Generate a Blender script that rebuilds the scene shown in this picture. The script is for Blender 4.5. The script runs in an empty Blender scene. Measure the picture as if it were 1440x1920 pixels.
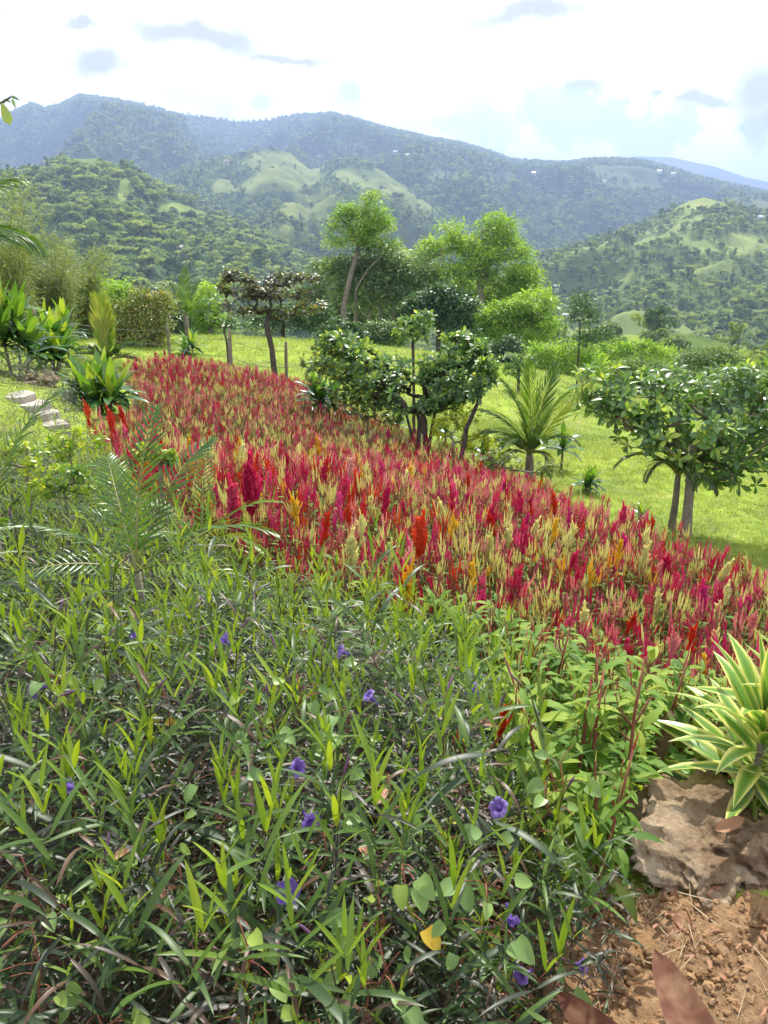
import bpy, math, random
import numpy as np
from mathutils import Vector, Matrix, Euler, noise as mnoise

random.seed(11)
rng = np.random.default_rng(11)
scene = bpy.context.scene
COL = scene.collection

# ------------------------------------------------------------------ camera
CAMZ, PITCH, FPX = 1.6, math.radians(20.4), 1450.0
cam_data = bpy.data.cameras.new('camera')
cam_data.sensor_fit = 'HORIZONTAL'
cam_data.sensor_width = 36.0
cam_data.lens = 36.0 * FPX / 1440.0
cam_data.clip_start, cam_data.clip_end = 0.05, 30000.0
cam = bpy.data.objects.new('camera', cam_data)
COL.objects.link(cam)
cam.location = (0, 0, CAMZ)
cam.rotation_euler = (math.pi / 2 - PITCH, 0, 0)
scene.camera = cam

# ------------------------------------------------------------------ render settings / exposure
scene.render.engine = 'CYCLES'
cy = scene.cycles
cy.max_bounces, cy.diffuse_bounces, cy.glossy_bounces = 5, 3, 1
cy.transmission_bounces, cy.volume_bounces, cy.transparent_max_bounces = 4, 0, 6
cy.caustics_reflective = cy.caustics_refractive = False
cy.sample_clamp_indirect = 6.0
cy.use_denoising = True
cy.use_adaptive_sampling = True
cy.adaptive_threshold = 0.03
scene.view_settings.view_transform = 'Standard'
scene.view_settings.look = 'None'
scene.view_settings.gamma = 1.0
scene.view_settings.use_curve_mapping = False
scene.view_settings.exposure = 0.75

# ------------------------------------------------------------------ sun + sky
SUN_EL, SUN_AZ = math.radians(50), math.radians(10)      # azimuth from +Y towards +X
SUN_DIR = Vector((math.sin(SUN_AZ) * math.cos(SUN_EL), math.cos(SUN_AZ) * math.cos(SUN_EL), math.sin(SUN_EL)))
sun_data = bpy.data.lights.new('sun', 'SUN')
sun_data.energy, sun_data.angle, sun_data.color = 5.0, math.radians(0.6), (1.0, 0.955, 0.87)
sun = bpy.data.objects.new('sun', sun_data)
COL.objects.link(sun)
sun.location = (0, 0, 30)
sun.rotation_euler = (-SUN_DIR).to_track_quat('-Z', 'Y').to_euler()

def ray(u, v):
    """direction (depth 1 along the view axis) of a point of the photograph, 1440 x 1920"""
    xc, yc = (u - 720.0) / FPX, (960.0 - v) / FPX
    return np.array([xc, math.cos(PITCH) + yc * math.sin(PITCH), -math.sin(PITCH) + yc * math.cos(PITCH)])

def at(u, v, t):
    return np.array([0, 0, CAMZ]) + t * ray(u, v)

class NT:
    """thin helper round a node tree"""
    def __init__(self, tree):
        self.t = tree
        tree.nodes.clear()
    def n(self, typ, ins=None, **kw):
        nd = self.t.nodes.new(typ)
        for k, val in kw.items():
            setattr(nd, k, val)
        if ins:
            for k, val in ins.items():
                s = nd.inputs[k]
                if isinstance(val, bpy.types.NodeSocket):
                    self.t.links.new(val, s)
                else:
                    s.default_value = val
        return nd
    def math(self, op, a, b=0.0, c=0.0, clamp=False):
        nd = self.n('ShaderNodeMath', {0: a, 1: b, 2: c}, operation=op)
        nd.use_clamp = clamp
        return nd.outputs[0]
    def mix(self, f, a, b, blend='MIX'):
        nd = self.t.nodes.new('ShaderNodeMix')
        nd.data_type, nd.blend_type = 'RGBA', blend
        for i, val in ((0, f), (6, a), (7, b)):
            if isinstance(val, bpy.types.NodeSocket):
                self.t.links.new(val, nd.inputs[i])
            else:
                nd.inputs[i].default_value = val
        return nd.outputs[2]
    def ramp(self, f, stops, interp='LINEAR'):
        nd = self.t.nodes.new('ShaderNodeValToRGB')
        cr = nd.color_ramp
        cr.interpolation = interp
        while len(cr.elements) < len(stops):
            cr.elements.new(0.5)
        for e, (p, c) in zip(cr.elements, stops):
            e.position = p
            e.color = (c[0], c[1], c[2], 1)
        self.t.links.new(f, nd.inputs[0])
        return nd.outputs[0]
    def smooth(self, x, a, b):
        nd = self.n('ShaderNodeMapRange', {0: x, 1: a, 2: b}, interpolation_type='SMOOTHSTEP')
        return nd.outputs[0]
    def link(self, a, b):
        self.t.links.new(a, b)

world = bpy.data.worlds.new('World')
scene.world = world
world.use_nodes = True
w = NT(world.node_tree)
tc = w.n('ShaderNodeTexCoord')
sky = w.n('ShaderNodeTexSky', sky_type='NISHITA')
sky.sun_disc = False
sky.sun_elevation, sky.sun_rotation = SUN_EL, SUN_AZ
sky.altitude = 500.0
skyc = w.mix(1.0, sky.outputs[0], (0.085, 0.085, 0.085, 1), 'MULTIPLY')
sep = w.n('ShaderNodeSeparateXYZ', {0: tc.outputs['Generated']})
dx, dy, dz = sep.outputs
# flat cloud deck coordinates: direction projected on a plane overhead
den = w.math('MAXIMUM', w.math('ADD', dz, 0.12), 0.05)
deck = w.n('ShaderNodeCombineXYZ', {0: w.math('DIVIDE', dx, den), 1: w.math('DIVIDE', dy, den)}).outputs[0]
nz = w.n('ShaderNodeTexNoise', {'Vector': deck, 'Scale': 1.3, 'Detail': 7.0, 'Roughness': 0.58})
grey = w.smooth(nz.outputs[0], 0.60, 0.74)
# the cloud patches seen over the ridge, as directions of the sky (x/y, z/y)
fine = w.n('ShaderNodeTexNoise', {'Vector': tc.outputs['Generated'], 'Scale': 13.0, 'Detail': 6.0, 'Roughness': 0.6})
fsep = w.n('ShaderNodeSeparateColor', {0: fine.outputs[1]})
gy = w.math('MAXIMUM', dy, 0.05)
gx = w.math('ADD', w.math('DIVIDE', dx, gy), w.math('MULTIPLY', w.math('SUBTRACT', fsep.outputs[0], 0.5), 0.10))
gz = w.math('ADD', w.math('DIVIDE', dz, gy), w.math('MULTIPLY', w.math('SUBTRACT', fsep.outputs[1], 0.5), 0.055))
front = w.smooth(dy, 0.1, 0.4)
def patch(u, v, ru, rv, lo=1.15, hi=0.35, tilt=0.0):
    d = ray(u, v)
    cx, cz = d[0] / d[1], d[2] / d[1]
    k = 1.0 / (FPX * d[1])
    ax = w.math('SUBTRACT', gx, cx)
    az = w.math('SUBTRACT', w.math('SUBTRACT', gz, cz), w.math('MULTIPLY', ax, tilt))
    ex = w.math('DIVIDE', ax, ru * k)
    ez = w.math('DIVIDE', az, rv * k)
    r = w.math('SQRT', w.math('ADD', w.math('MULTIPLY', ex, ex), w.math('MULTIPLY', ez, ez)))
    return w.math('MULTIPLY', w.smooth(r, lo, hi), front)
pat = None
for a in ((380, 62, 150, 26, 1.2, .4, -.12), (185, 112, 80, 30), (540, 104, 90, 11, 1.2, .3, -.2), (160, 50, 60, 12),
          (1010, 20, 160, 24, 1.2, .3, .12), (1110, 172, 34, 17), (1425, 160, 60, 60), (1330, 190, 70, 16), (1425, 240, 36, 60), (1230, 168, 26, 8)):
    p_ = patch(*a)
    pat = p_ if pat is None else w.math('MAXIMUM', pat, p_)
hole = None
for a in ((940, 235, 60, 40), (1000, 210, 40, 24), (850, 225, 60, 24), (640, 170, 30, 22), (490, 195, 36, 20), (1160, 250, 90, 30)):
    p_ = patch(*a)
    hole = p_ if hole is None else w.math('MAXIMUM', hole, p_)
greyall = w.math('MAXIMUM', w.math('MULTIPLY', grey, 0.8), w.math('MULTIPLY', pat, 0.95))
white = w.ramp(fine.outputs[0], [(0.3, (.78, .82, .90)), (0.5, (1.08, 1.09, 1.11)), (0.8, (1.2, 1.2, 1.2))])
big = w.n('ShaderNodeTexNoise', {'Vector': deck, 'Scale': .55, 'Detail': 5.0, 'Roughness': .55, 'Distortion': .4})
white = w.mix(w.math('MULTIPLY', w.smooth(big.outputs[0], .45, .68), .55), white, (.62, .65, .74, 1))
cloud = w.mix(greyall, white, (0.42, 0.415, 0.50, 1))
# a bank of small cumulus over pale blue, low above the right-hand ridge
bank = patch(1180, 235, 520, 120, 1.1, .3)
puff = w.n('ShaderNodeTexNoise', {'Vector': tc.outputs['Generated'], 'Scale': 17.0, 'Detail': 7.0, 'Roughness': .55})
gap = w.math('MULTIPLY', bank, w.smooth(puff.outputs[0], .52, .44))
cloud = w.mix(w.math('MULTIPLY', gap, .8), cloud, (.50, .60, .80, 1))
veil = w.math('MULTIPLY', hole, 0.72)
full = w.mix(veil, cloud, skyc)
full = w.mix(0.06, full, skyc)
bg = w.n('ShaderNodeBackground', {0: full, 1: 1.0})
out = w.n('ShaderNodeOutputWorld')
w.link(bg.outputs[0], out.inputs[0])

# ------------------------------------------------------------------ mesh building helpers
def norm(a):
    a = np.asarray(a, float)
    return a / (np.linalg.norm(a) + 1e-12)

def frame(d, up=(0, 0, 1), loc=(0, 0, 0), s=1.0):
    """4x4 whose +Y runs along d and whose +Z is as near to up as it can be"""
    y = norm(d)
    up = np.asarray(up, float)
    x = np.cross(y, up)
    if np.linalg.norm(x) < 1e-4:
        x = np.cross(y, (1, 0.13, 0))
    x = norm(x)
    z = np.cross(x, y)
    M = np.eye(4)
    M[:3, 0], M[:3, 1], M[:3, 2], M[:3, 3] = x * s, y * s, z * s, loc
    return M

def rotz(a, loc=(0, 0, 0), s=1.0, tx=0.0, ty=0.0):
    M = np.array((Matrix.Translation(loc) @ Euler((tx, ty, 0)).to_matrix().to_4x4() @ Matrix.Rotation(a, 4, 'Z') @ Matrix.Scale(s, 4)))
    return M

class A:
    """arrays of a mesh: V, quads, tris, material index per face, tint per vertex"""
    def __init__(self, V, Q=None, T=None, m=0, t=0.5):
        self.V = np.asarray(V, float).reshape(-1, 3)
        self.Q = np.asarray(Q if Q is not None else [], int).reshape(-1, 4)
        self.T = np.asarray(T if T is not None else [], int).reshape(-1, 3)
        self.mq = np.full(len(self.Q), m, int) if np.isscalar(m) else np.asarray(m[0], int)
        self.mt = np.full(len(self.T), m, int) if np.isscalar(m) else np.asarray(m[1], int)
        self.t = np.full(len(self.V), t, float) if np.isscalar(t) else np.asarray(t, float)
    def x(self, M):
        r = A(self.V @ M[:3, :3].T + M[:3, 3], self.Q, self.T, (self.mq, self.mt), self.t)
        return r
    def mat(self, m):
        return A(self.V, self.Q, self.T, m, self.t)
    def tint(self, t):
        return A(self.V, self.Q, self.T, (self.mq, self.mt), t)

def join(parts):
    parts = [p for p in parts if p is not None and len(p.V)]
    off = np.cumsum([0] + [len(p.V) for p in parts])
    return A(np.concatenate([p.V for p in parts]),
             np.concatenate([p.Q + o for p, o in zip(parts, off)]),
             np.concatenate([p.T + o for p, o in zip(parts, off)]),
             (np.concatenate([p.mq for p in parts]), np.concatenate([p.mt for p in parts])),
             np.concatenate([p.t for p in parts]))

def replicate(a, Ms, dt=None):
    Ms = np.asarray(Ms)
    k, n = len(Ms), len(a.V)
    V = np.einsum('kij,nj->kni', Ms[:, :3, :3], a.V) + Ms[:, None, :3, 3]
    off = (np.arange(k) * n)[:, None, None]
    t = np.tile(a.t, (k, 1))
    if dt is not None:
        t = t + np.asarray(dt)[:, None]
    return A(V.reshape(-1, 3), (a.Q[None] + off).reshape(-1, 4), (a.T[None] + off).reshape(-1, 3),
             (np.tile(a.mq, k), np.tile(a.mt, k)), t.reshape(-1))

def to_mesh(name, a, mats, smooth=True):
    me = bpy.data.meshes.new(name)
    nq, nt_ = len(a.Q), len(a.T)
    me.vertices.add(len(a.V))
    me.vertices.foreach_set('co', a.V.astype(np.float32).ravel())
    li = np.concatenate([a.Q.ravel(), a.T.ravel()]).astype(np.int32)
    me.loops.add(len(li))
    me.loops.foreach_set('vertex_index', li)
    me.polygons.add(nq + nt_)
    st = np.concatenate([np.arange(nq) * 4, nq * 4 + np.arange(nt_) * 3]).astype(np.int32)
    me.polygons.foreach_set('loop_start', st)
    mats = mats if isinstance(mats, (list, tuple)) else [mats]
    for m in mats:
        me.materials.append(m)
    me.polygons.foreach_set('material_index', np.concatenate([a.mq, a.mt]).astype(np.int32))
    me.polygons.foreach_set('use_smooth', np.full(nq + nt_, smooth))
    at_ = me.attributes.new('tint', 'FLOAT', 'POINT')
    at_.data.foreach_set('value', a.t.astype(np.float32))
    me.update(calc_edges=True)
    me.validate()
    return me

def link(o, parent=None, M=None):
    COL.objects.link(o)
    if parent is not None:
        o.parent = parent
    if M is not None:
        o.matrix_basis = Matrix(np.asarray(M).tolist())
    return o

def obj(name, data, parent=None, M=None):
    return link(bpy.data.objects.new(name, data), parent, M)

def tag(o, label=None, cat=None, group=None, kind=None):
    for k, v_ in (('label', label), ('category', cat), ('group', group), ('kind', kind)):
        if v_:
            o[k] = v_
    return o

def thing(name, loc, label, cat, group=None, rz=0.0):
    o = bpy.data.objects.new(name, None)
    o.empty_display_size = 0.1
    COL.objects.link(o)
    o.location = loc
    o.rotation_euler = (0, 0, rz)
    return tag(o, label, cat, group)

# basic shapes ------------------------------------------------------
def tube(pts, radii, seg=5, m=0, t=0.5, cap=True):
    pts = np.asarray(pts, float)
    n = len(pts)
    radii = np.broadcast_to(np.asarray(radii, float), (n,))
    tan = np.gradient(pts, axis=0)
    ref = np.array([0.31, 0.17, 0.93]) if abs(norm(tan[0])[2]) < 0.9 else np.array([1.0, 0.1, 0])
    V = []
    x = None
    for i in range(n):
        y = norm(tan[i])
        x = norm(np.cross(y, ref)) if x is None else norm(x - y * np.dot(x, y))
        z = np.cross(x, y)
        for k in range(seg):
            a = 2 * math.pi * k / seg
            V.append(pts[i] + radii[i] * (math.cos(a) * x + math.sin(a) * z))
    Q = [(i * seg + k, i * seg + (k + 1) % seg, (i + 1) * seg + (k + 1) % seg, (i + 1) * seg + k)
         for i in range(n - 1) for k in range(seg)]
    T = []
    if cap:
        V.append(pts[-1])
        c = len(V) - 1
        T = [((n - 1) * seg + k, (n - 1) * seg + (k + 1) % seg, c) for k in range(seg)]
    return A(V, Q, T, m, t)

PROF = {
    'linear': lambda s: np.clip((s + .03) ** .45, 0, 1) * (1 - s) ** .75 * 1.35,
    'lance': lambda s: np.sin(np.pi * np.clip(s, 0, 1) ** .8) ** .9 * .98 + .03 * (1 - s),
    'ovate': lambda s: (s + .01) ** .5 * (1 - s) ** .65 * 1.75,
    'obovate': lambda s: np.clip(s + .02, 0, 1) ** .9 * (1 - s + 1e-6) ** .36 * 1.75,
    'heart': lambda s: np.sin(np.pi * np.clip(s * .93 + .07, 0, 1) ** .48) ** .75 * (1 - .12 * s),
    'strap': lambda s: np.clip((s + .12) / .45, 0, 1) ** .5 * (1 - np.clip(s, 0, 1) ** 3.2) ** .8,
}

def leaf(L, W, n=5, fold=.3, curl=.4, shape='lance', t=0.5, m=0, pet=0.0, twist=0.0, cols=3, edge=False, wavy=0.0):
    """a leaf growing along +Y from the origin, upper side +Z; W is the full width"""
    s = np.linspace(0, 1, n + 1)
    if shape == 'heart':
        s = s ** 1.5
    wd = PROF[shape](s) * W * .5
    ang = curl * (s ** 1.3)
    ds = L / n
    y = np.concatenate([[0], np.cumsum(np.cos((ang[1:] + ang[:-1]) / 2) * ds)])
    z = -np.concatenate([[0], np.cumsum(np.sin((ang[1:] + ang[:-1]) / 2) * ds)])
    cs = np.linspace(-1, 1, cols)
    V, tt = [], []
    for i in range(n + 1):
        tw = twist * s[i]
        for c in cs:
            px, pz = c * wd[i], abs(c) * wd[i] * fold + wavy * W * math.sin(i * 2.1 + c * 1.3)
            px, pz = px * math.cos(tw) - pz * math.sin(tw), px * math.sin(tw) + pz * math.cos(tw)
            V.append((px, y[i] + pet, z[i] + pz))
            tt.append(abs(c) if edge else t)
    Q = [(i * cols + k, i * cols + k + 1, (i + 1) * cols + k + 1, (i + 1) * cols + k) for i in range(n) for k in range(cols - 1)]
    a = A(V, Q, None, m, tt)
    if pet > 0:
        a = join([a, tube([(0, 0, 0), (0, pet * .5, .002), (0, pet, 0)], L * .012, 3, m, t, False)])
    return a

# value noise on numpy arrays ---------------------------------------
def _h(ix, iy, seed):
    n = (ix * 374761393 + iy * 668265263 + seed * 1442695041) & 0x7fffffff
    n = ((n ^ (n >> 13)) * 1274126177) & 0x7fffffff
    return ((n ^ (n >> 16)) & 0xffff) / 65535.0

def vnoise(x, y, seed=0):
    x, y = np.asarray(x, float), np.asarray(y, float)
    ix, iy = np.floor(x).astype(np.int64), np.floor(y).astype(np.int64)
    fx, fy = x - ix, y - iy
    fx, fy = fx * fx * fx * (fx * (fx * 6 - 15) + 10), fy * fy * fy * (fy * (fy * 6 - 15) + 10)
    a = _h(ix, iy, seed) * (1 - fx) + _h(ix + 1, iy, seed) * fx
    b = _h(ix, iy + 1, seed) * (1 - fx) + _h(ix + 1, iy + 1, seed) * fx
    return a * (1 - fy) + b * fy

def fbm(x, y, seed=0, o=4, ridged=False):
    s, amp, tot = 0, 1.0, 0.0
    for k in range(o):
        v = vnoise(x * 2 ** k, y * 2 ** k, seed + k * 17)
        if ridged:
            v = 1 - np.abs(2 * v - 1)
        s = s + v * amp
        tot += amp
        amp *= .5
    return s / tot

def sstep(a, b, x):
    k = np.clip((np.asarray(x, float) - a) / (b - a), 0, 1)
    return k * k * (3 - 2 * k)

# ------------------------------------------------------------------ materials
def new_mat(name):
    m = bpy.data.materials.new(name)
    m.use_nodes = True
    return m, NT(m.node_tree)

def leaf_mat(name, stops, rough=.42, trans=.36, tcol=(1.25, 1.2, .5), jitter=.22, spec=.5, noise_scale=6.0, namp=.14, interp='LINEAR'):
    """foliage: colour by the age of each leaf, light shining through the blade, waxy upper side"""
    m, g = new_mat(name)
    at_ = g.n('ShaderNodeAttribute', attribute_name='tint')
    oi = g.n('ShaderNodeObjectInfo')
    geo = g.n('ShaderNodeNewGeometry')
    nz_ = g.n('ShaderNodeTexNoise', {'Vector': geo.outputs['Position'], 'Scale': noise_scale, 'Detail': 2.0})
    f = g.math('ADD', at_.outputs['Fac'], g.math('MULTIPLY', g.math('SUBTRACT', oi.outputs['Random'], .5), jitter))
    f = g.math('ADD', f, g.math('MULTIPLY', g.math('SUBTRACT', nz_.outputs[0], .5), namp * 2), clamp=True)
    c = g.ramp(f, stops, interp)
    p = g.n('ShaderNodeBsdfPrincipled', {'Base Color': c, 'Roughness': rough, 'Specular IOR Level': spec})
    tr = g.n('ShaderNodeBsdfTranslucent', {'Color': g.mix(1.0, c, (tcol[0], tcol[1], tcol[2], 1), 'MULTIPLY')})
    mx = g.n('ShaderNodeMixShader', {0: trans, 1: p.outputs[0], 2: tr.outputs[0]})
    o = g.n('ShaderNodeOutputMaterial')
    g.link(mx.outputs[0], o.inputs[0])
    return m

def plain_mat(name, c1, c2, scale=12.0, rough=.85, bump=.0, spec=.3, detail=5.0, stretch=None):
    m, g = new_mat(name)
    tcn = g.n('ShaderNodeTexCoord')
    vec = tcn.outputs['Object']
    if stretch:
        vec = g.n('ShaderNodeMapping', {0: vec, 3: stretch}).outputs[0]
    nz_ = g.n('ShaderNodeTexNoise', {'Vector': vec, 'Scale': scale, 'Detail': detail, 'Roughness': .62})
    oi = g.n('ShaderNodeObjectInfo')
    f = g.math('ADD', nz_.outputs[0], g.math('MULTIPLY', g.math('SUBTRACT', oi.outputs['Random'], .5), .2), clamp=True)
    c = g.ramp(f, [(.3, c1), (.7, c2)])
    p = g.n('ShaderNodeBsdfPrincipled', {'Base Color': c, 'Roughness': rough, 'Specular IOR Level': spec})
    if bump:
        b = g.n('ShaderNodeBump', {'Strength': bump, 'Distance': .02, 'Height': nz_.outputs[0]})
        g.link(b.outputs[0], p.inputs['Normal'])
    o = g.n('ShaderNodeOutputMaterial')
    g.link(p.outputs[0], o.inputs[0])
    return m

M = {}
# near plants
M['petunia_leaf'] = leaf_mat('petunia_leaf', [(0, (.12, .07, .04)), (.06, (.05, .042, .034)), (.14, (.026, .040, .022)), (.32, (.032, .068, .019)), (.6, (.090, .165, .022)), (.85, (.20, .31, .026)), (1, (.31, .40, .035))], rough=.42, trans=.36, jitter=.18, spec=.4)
M['petunia_stem'] = plain_mat('petunia_stem', (.035, .016, .018), (.075, .04, .03), 30, .6)
M['petunia_flower'] = leaf_mat('petunia_flower', [(0, (.13, .07, .32)), (.6, (.24, .15, .50)), (1, (.42, .32, .68))], rough=.6, trans=.4, tcol=(1, .9, 1.1), spec=.2)
M['petunia_bud'] = plain_mat('petunia_bud', (.11, .04, .10), (.20, .10, .20), 60, .6)
M['celosia_leaf'] = leaf_mat('celosia_leaf', [(0, (.20, .045, .03)), (.18, (.14, .12, .025)), (.4, (.075, .17, .025)), (.7, (.15, .28, .03)), (1, (.32, .40, .05))], rough=.6, trans=.44, jitter=.35, spec=.25)
M['celosia_stem'] = plain_mat('celosia_stem', (.20, .045, .04), (.30, .13, .07), 20, .6)
BLOOM = {
    'crimson': [(0, (.40, .008, .06)), (.5, (.62, .03, .12)), (1, (.78, .17, .27))],
    'magenta': [(0, (.48, .016, .14)), (.5, (.68, .05, .25)), (1, (.82, .24, .42))],
    'rose': [(0, (.58, .16, .20)), (.5, (.76, .34, .35)), (1, (.86, .58, .52))],
    'scarlet': [(0, (.50, .02, .015)), (.5, (.66, .055, .02)), (1, (.75, .16, .05))],
    'orange': [(0, (.62, .09, .015)), (.5, (.74, .19, .03)), (1, (.80, .38, .08))],
    'yellow': [(0, (.62, .36, .02)), (.5, (.78, .52, .03)), (1, (.82, .66, .12))],
    'cream': [(0, (.58, .56, .20)), (.5, (.76, .75, .32)), (1, (.84, .86, .52))],
}
for k_, st_ in BLOOM.items():
    M['bloom_' + k_] = leaf_mat('bloom_' + k_, st_, rough=.75, trans=.44, tcol=(1.15, .9, .9) if k_ in ('crimson', 'magenta') else (1.15, 1.1, .85), jitter=.5, spec=.15, noise_scale=60, namp=.25)
M['vine_leaf'] = leaf_mat('vine_leaf', [(0, (.12, .21, .07)), (.5, (.22, .36, .11)), (.85, (.34, .46, .08)), (1, (.55, .38, .03))], rough=.4, trans=.42)
M['gold_leaf'] = leaf_mat('gold_leaf', [(0, (.08, .19, .03)), (.5, (.22, .36, .03)), (1, (.55, .60, .05))], rough=.4, trans=.4)
M['strap_leaf'] = leaf_mat('strap_leaf', [(0, (.030, .085, .03)), (.5, (.065, .17, .035)), (.8, (.17, .33, .035)), (1, (.38, .48, .05))], rough=.27, trans=.34, jitter=.2, spec=.6)
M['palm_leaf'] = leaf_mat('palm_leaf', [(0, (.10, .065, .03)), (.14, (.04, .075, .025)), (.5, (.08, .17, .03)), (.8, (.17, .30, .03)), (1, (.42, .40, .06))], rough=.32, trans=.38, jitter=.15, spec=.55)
M['palm_rib'] = plain_mat('palm_rib', (.14, .16, .05), (.30, .27, .10), 8, .5)
M['striped_leaf'] = leaf_mat('striped_leaf', [(0, (.13, .27, .05)), (.30, (.18, .34, .055)), (.54, (.26, .41, .07)), (.64, (.62, .63, .17)), (1, (.76, .74, .28))], rough=.3, trans=.36, jitter=.0, namp=.07, noise_scale=14, tcol=(1.15, 1.1, .6))
M['ti_leaf'] = leaf_mat('ti_leaf', [(0, (.075, .028, .024)), (.5, (.15, .068, .045)), (1, (.36, .24, .14))], rough=.75, trans=.3, tcol=(1.1, .75, .6), noise_scale=26, namp=.5, spec=.12)
# trees
M['broad_leaf'] = leaf_mat('broad_leaf', [(0, (.07, .14, .06)), (.5, (.12, .235, .08)), (.8, (.22, .37, .07)), (1, (.42, .50, .08))], rough=.38, trans=.42, jitter=.0, spec=.6)
M['dusky_leaf'] = leaf_mat('dusky_leaf', [(0, (.075, .055, .045)), (.35, (.10, .085, .06)), (.6, (.11, .15, .05)), (.85, (.20, .28, .06)), (.97, (.32, .36, .07)), (1, (.50, .34, .05))], rough=.36, trans=.34, jitter=.0, spec=.6)
M['feather_leaf'] = leaf_mat('feather_leaf', [(0, (.13, .25, .04)), (.5, (.26, .45, .055)), (1, (.42, .56, .09))], rough=.5, trans=.5, jitter=.0)
M['grey_green_leaf'] = leaf_mat('grey_green_leaf', [(0, (.07, .12, .05)), (.5, (.13, .22, .065)), (1, (.25, .36, .09))], rough=.45, trans=.32, jitter=.0)
M['dark_leaf'] = leaf_mat('dark_leaf', [(0, (.035, .08, .035)), (.5, (.065, .145, .045)), (1, (.14, .25, .055))], rough=.4, trans=.28, jitter=.0)
M['bamboo_leaf'] = leaf_mat('bamboo_leaf', [(0, (.11, .16, .06)), (.5, (.21, .28, .09)), (1, (.38, .39, .14))], rough=.5, trans=.4, jitter=.0)
M['bush_leaf'] = leaf_mat('bush_leaf', [(0, (.08, .14, .035)), (.5, (.17, .24, .055)), (.88, (.30, .34, .08)), (1, (.38, .28, .08))], rough=.45, trans=.36, jitter=.0)
M['bark'] = plain_mat('bark', (.14, .115, .09), (.30, .255, .20), 14, .9, .6, stretch=(1, 1, .35))
M['dark_bark'] = plain_mat('dark_bark', (.035, .028, .022), (.10, .08, .06), 14, .9, .6, stretch=(1, 1, .35))
M['culm'] = plain_mat('culm', (.16, .18, .05), (.26, .24, .09), 6, .5)
# ------------------------------------------------------------------ the lie of the land
def tps_fit(pts, reg=.03):
    P_ = np.array([p[:2] for p in pts], float) / 10
    z = np.array([p[2] for p in pts], float)
    n = len(P_)
    d2 = ((P_[:, None] - P_[None]) ** 2).sum(-1)
    K = np.where(d2 > 0, .5 * d2 * np.log(d2 + 1e-12), 0) + reg * np.eye(n) * .01
    B = np.concatenate([np.ones((n, 1)), P_], 1)
    S = np.block([[K, B], [B.T, np.zeros((3, 3))]])
    c = np.linalg.solve(S, np.concatenate([z, np.zeros(3)]))
    return P_, c

CP = [(0, 0, 0), (0, -4, .1), (-4, -2, .3), (4, -3, -.3), (-1, 1.2, 0), (.4, 1.2, 0), (1.0, 1.75, -.05), (1.7, 1.5, -.12), (0, 2, -.10), (-1.5, 2.2, -.05),
      (-15, 20, -.9), (-13, 30, -2.6), (16, 15, -5.0), (12, 2, -2.6), (-12, 8, .2), (-8, 2, .4), (-20, 5, .6), (0, 38, -5), (-14, 40, -4), (18, 34, -8), (10, -8, -1), (-10, -10, .8)]
for u, v, t, h in ((900, 1150, 2.8, .6), (470, 900, 4.5, .6), (200, 900, 3.6, .7), (0, 800, 5.5, .6), (50, 750, 9, 0), (40, 710, 11, 0), (205, 665, 16, .2),
                   (300, 660, 22, .5), (300, 800, 9, .55), (540, 690, 20, .55), (800, 800, 13, .55), (1000, 890, 10, .55), (1440, 1040, 6.5, .55), (1200, 1200, 3.5, .65),
                   (720, 1000, 4, .6), (700, 850, 8, .55), (1400, 950, 12, 0), (1100, 720, 32, 0), (1290, 997, 10, 0), (450, 655, 27, 0), (740, 655, 32, 0),
                   (1150, 800, 20, 0), (1440, 900, 14, 0), (100, 640, 18, 0), (450, 635, 36, 0), (1000, 700, 38, 0)):
    p = at(u, v, t)
    CP.append((p[0], p[1], p[2] - h))
_TP, _TC = tps_fit(CP)

def H(x, y):
    """height of the near ground"""
    x, y = np.asarray(x, float), np.asarray(y, float)
    sh = x.shape
    x, y = x.ravel(), y.ravel()
    r = np.hypot(x, y)
    k = np.minimum(1, 44 / np.maximum(r, 1e-6))
    q = np.stack([x * k, y * k], -1) / 10
    d2 = ((q[:, None] - _TP[None]) ** 2).sum(-1)
    z = (.5 * d2 * np.log(d2 + 1e-12)) @ _TC[:len(_TP)] + _TC[-3] + q @ _TC[-2:]
    z = z + .05 * (fbm(x * .8, y * .8, 5, 3) - .5) * np.clip(r / 3, .3, 1)
    z = z + (fbm(x * .05, y * .05, 8, 3) - .5) * 10 * sstep(60, 160, r)
    f = sstep(40, 330, r)
    z = z * (1 - f) + (-82) * f - 14 * sstep(34, 90, r)
    return z.reshape(sh)

def h1(x, y):
    return float(H(np.array([x]), np.array([y]))[0])

def hit(u, v, h=0.0, tmax=60):
    """where the line of sight meets the ground raised by h"""
    d = ray(u, v)
    ts = np.concatenate([np.linspace(.6, 12, 240), np.linspace(12.1, tmax, 300)])
    P_ = np.array([0, 0, CAMZ]) + ts[:, None] * d
    below = P_[:, 2] <= H(P_[:, 0], P_[:, 1]) + h
    i = int(np.argmax(below)) if below.any() else len(ts) - 1
    return P_[i, 0], P_[i, 1], P_[i, 2] - h, ts[i]

def inside(poly, x, y):
    poly = np.asarray(poly, float)
    res = np.zeros(np.shape(x), bool)
    j = len(poly) - 1
    for i in range(len(poly)):
        xi, yi = poly[i]
        xj, yj = poly[j]
        c = ((yi > y) != (yj > y)) & (x < (xj - xi) * (y - yi) / (yj - yi + 1e-12) + xi)
        res ^= c
        j = i
    return res

def grid_faces(nr, na, wrap=False):
    i, j = np.meshgrid(np.arange(nr - 1), np.arange(na if wrap else na - 1), indexing='ij')
    j2 = (j + 1) % na
    return np.stack([i * na + j, i * na + j2, (i + 1) * na + j2, (i + 1) * na + j], -1).reshape(-1, 4)

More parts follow.
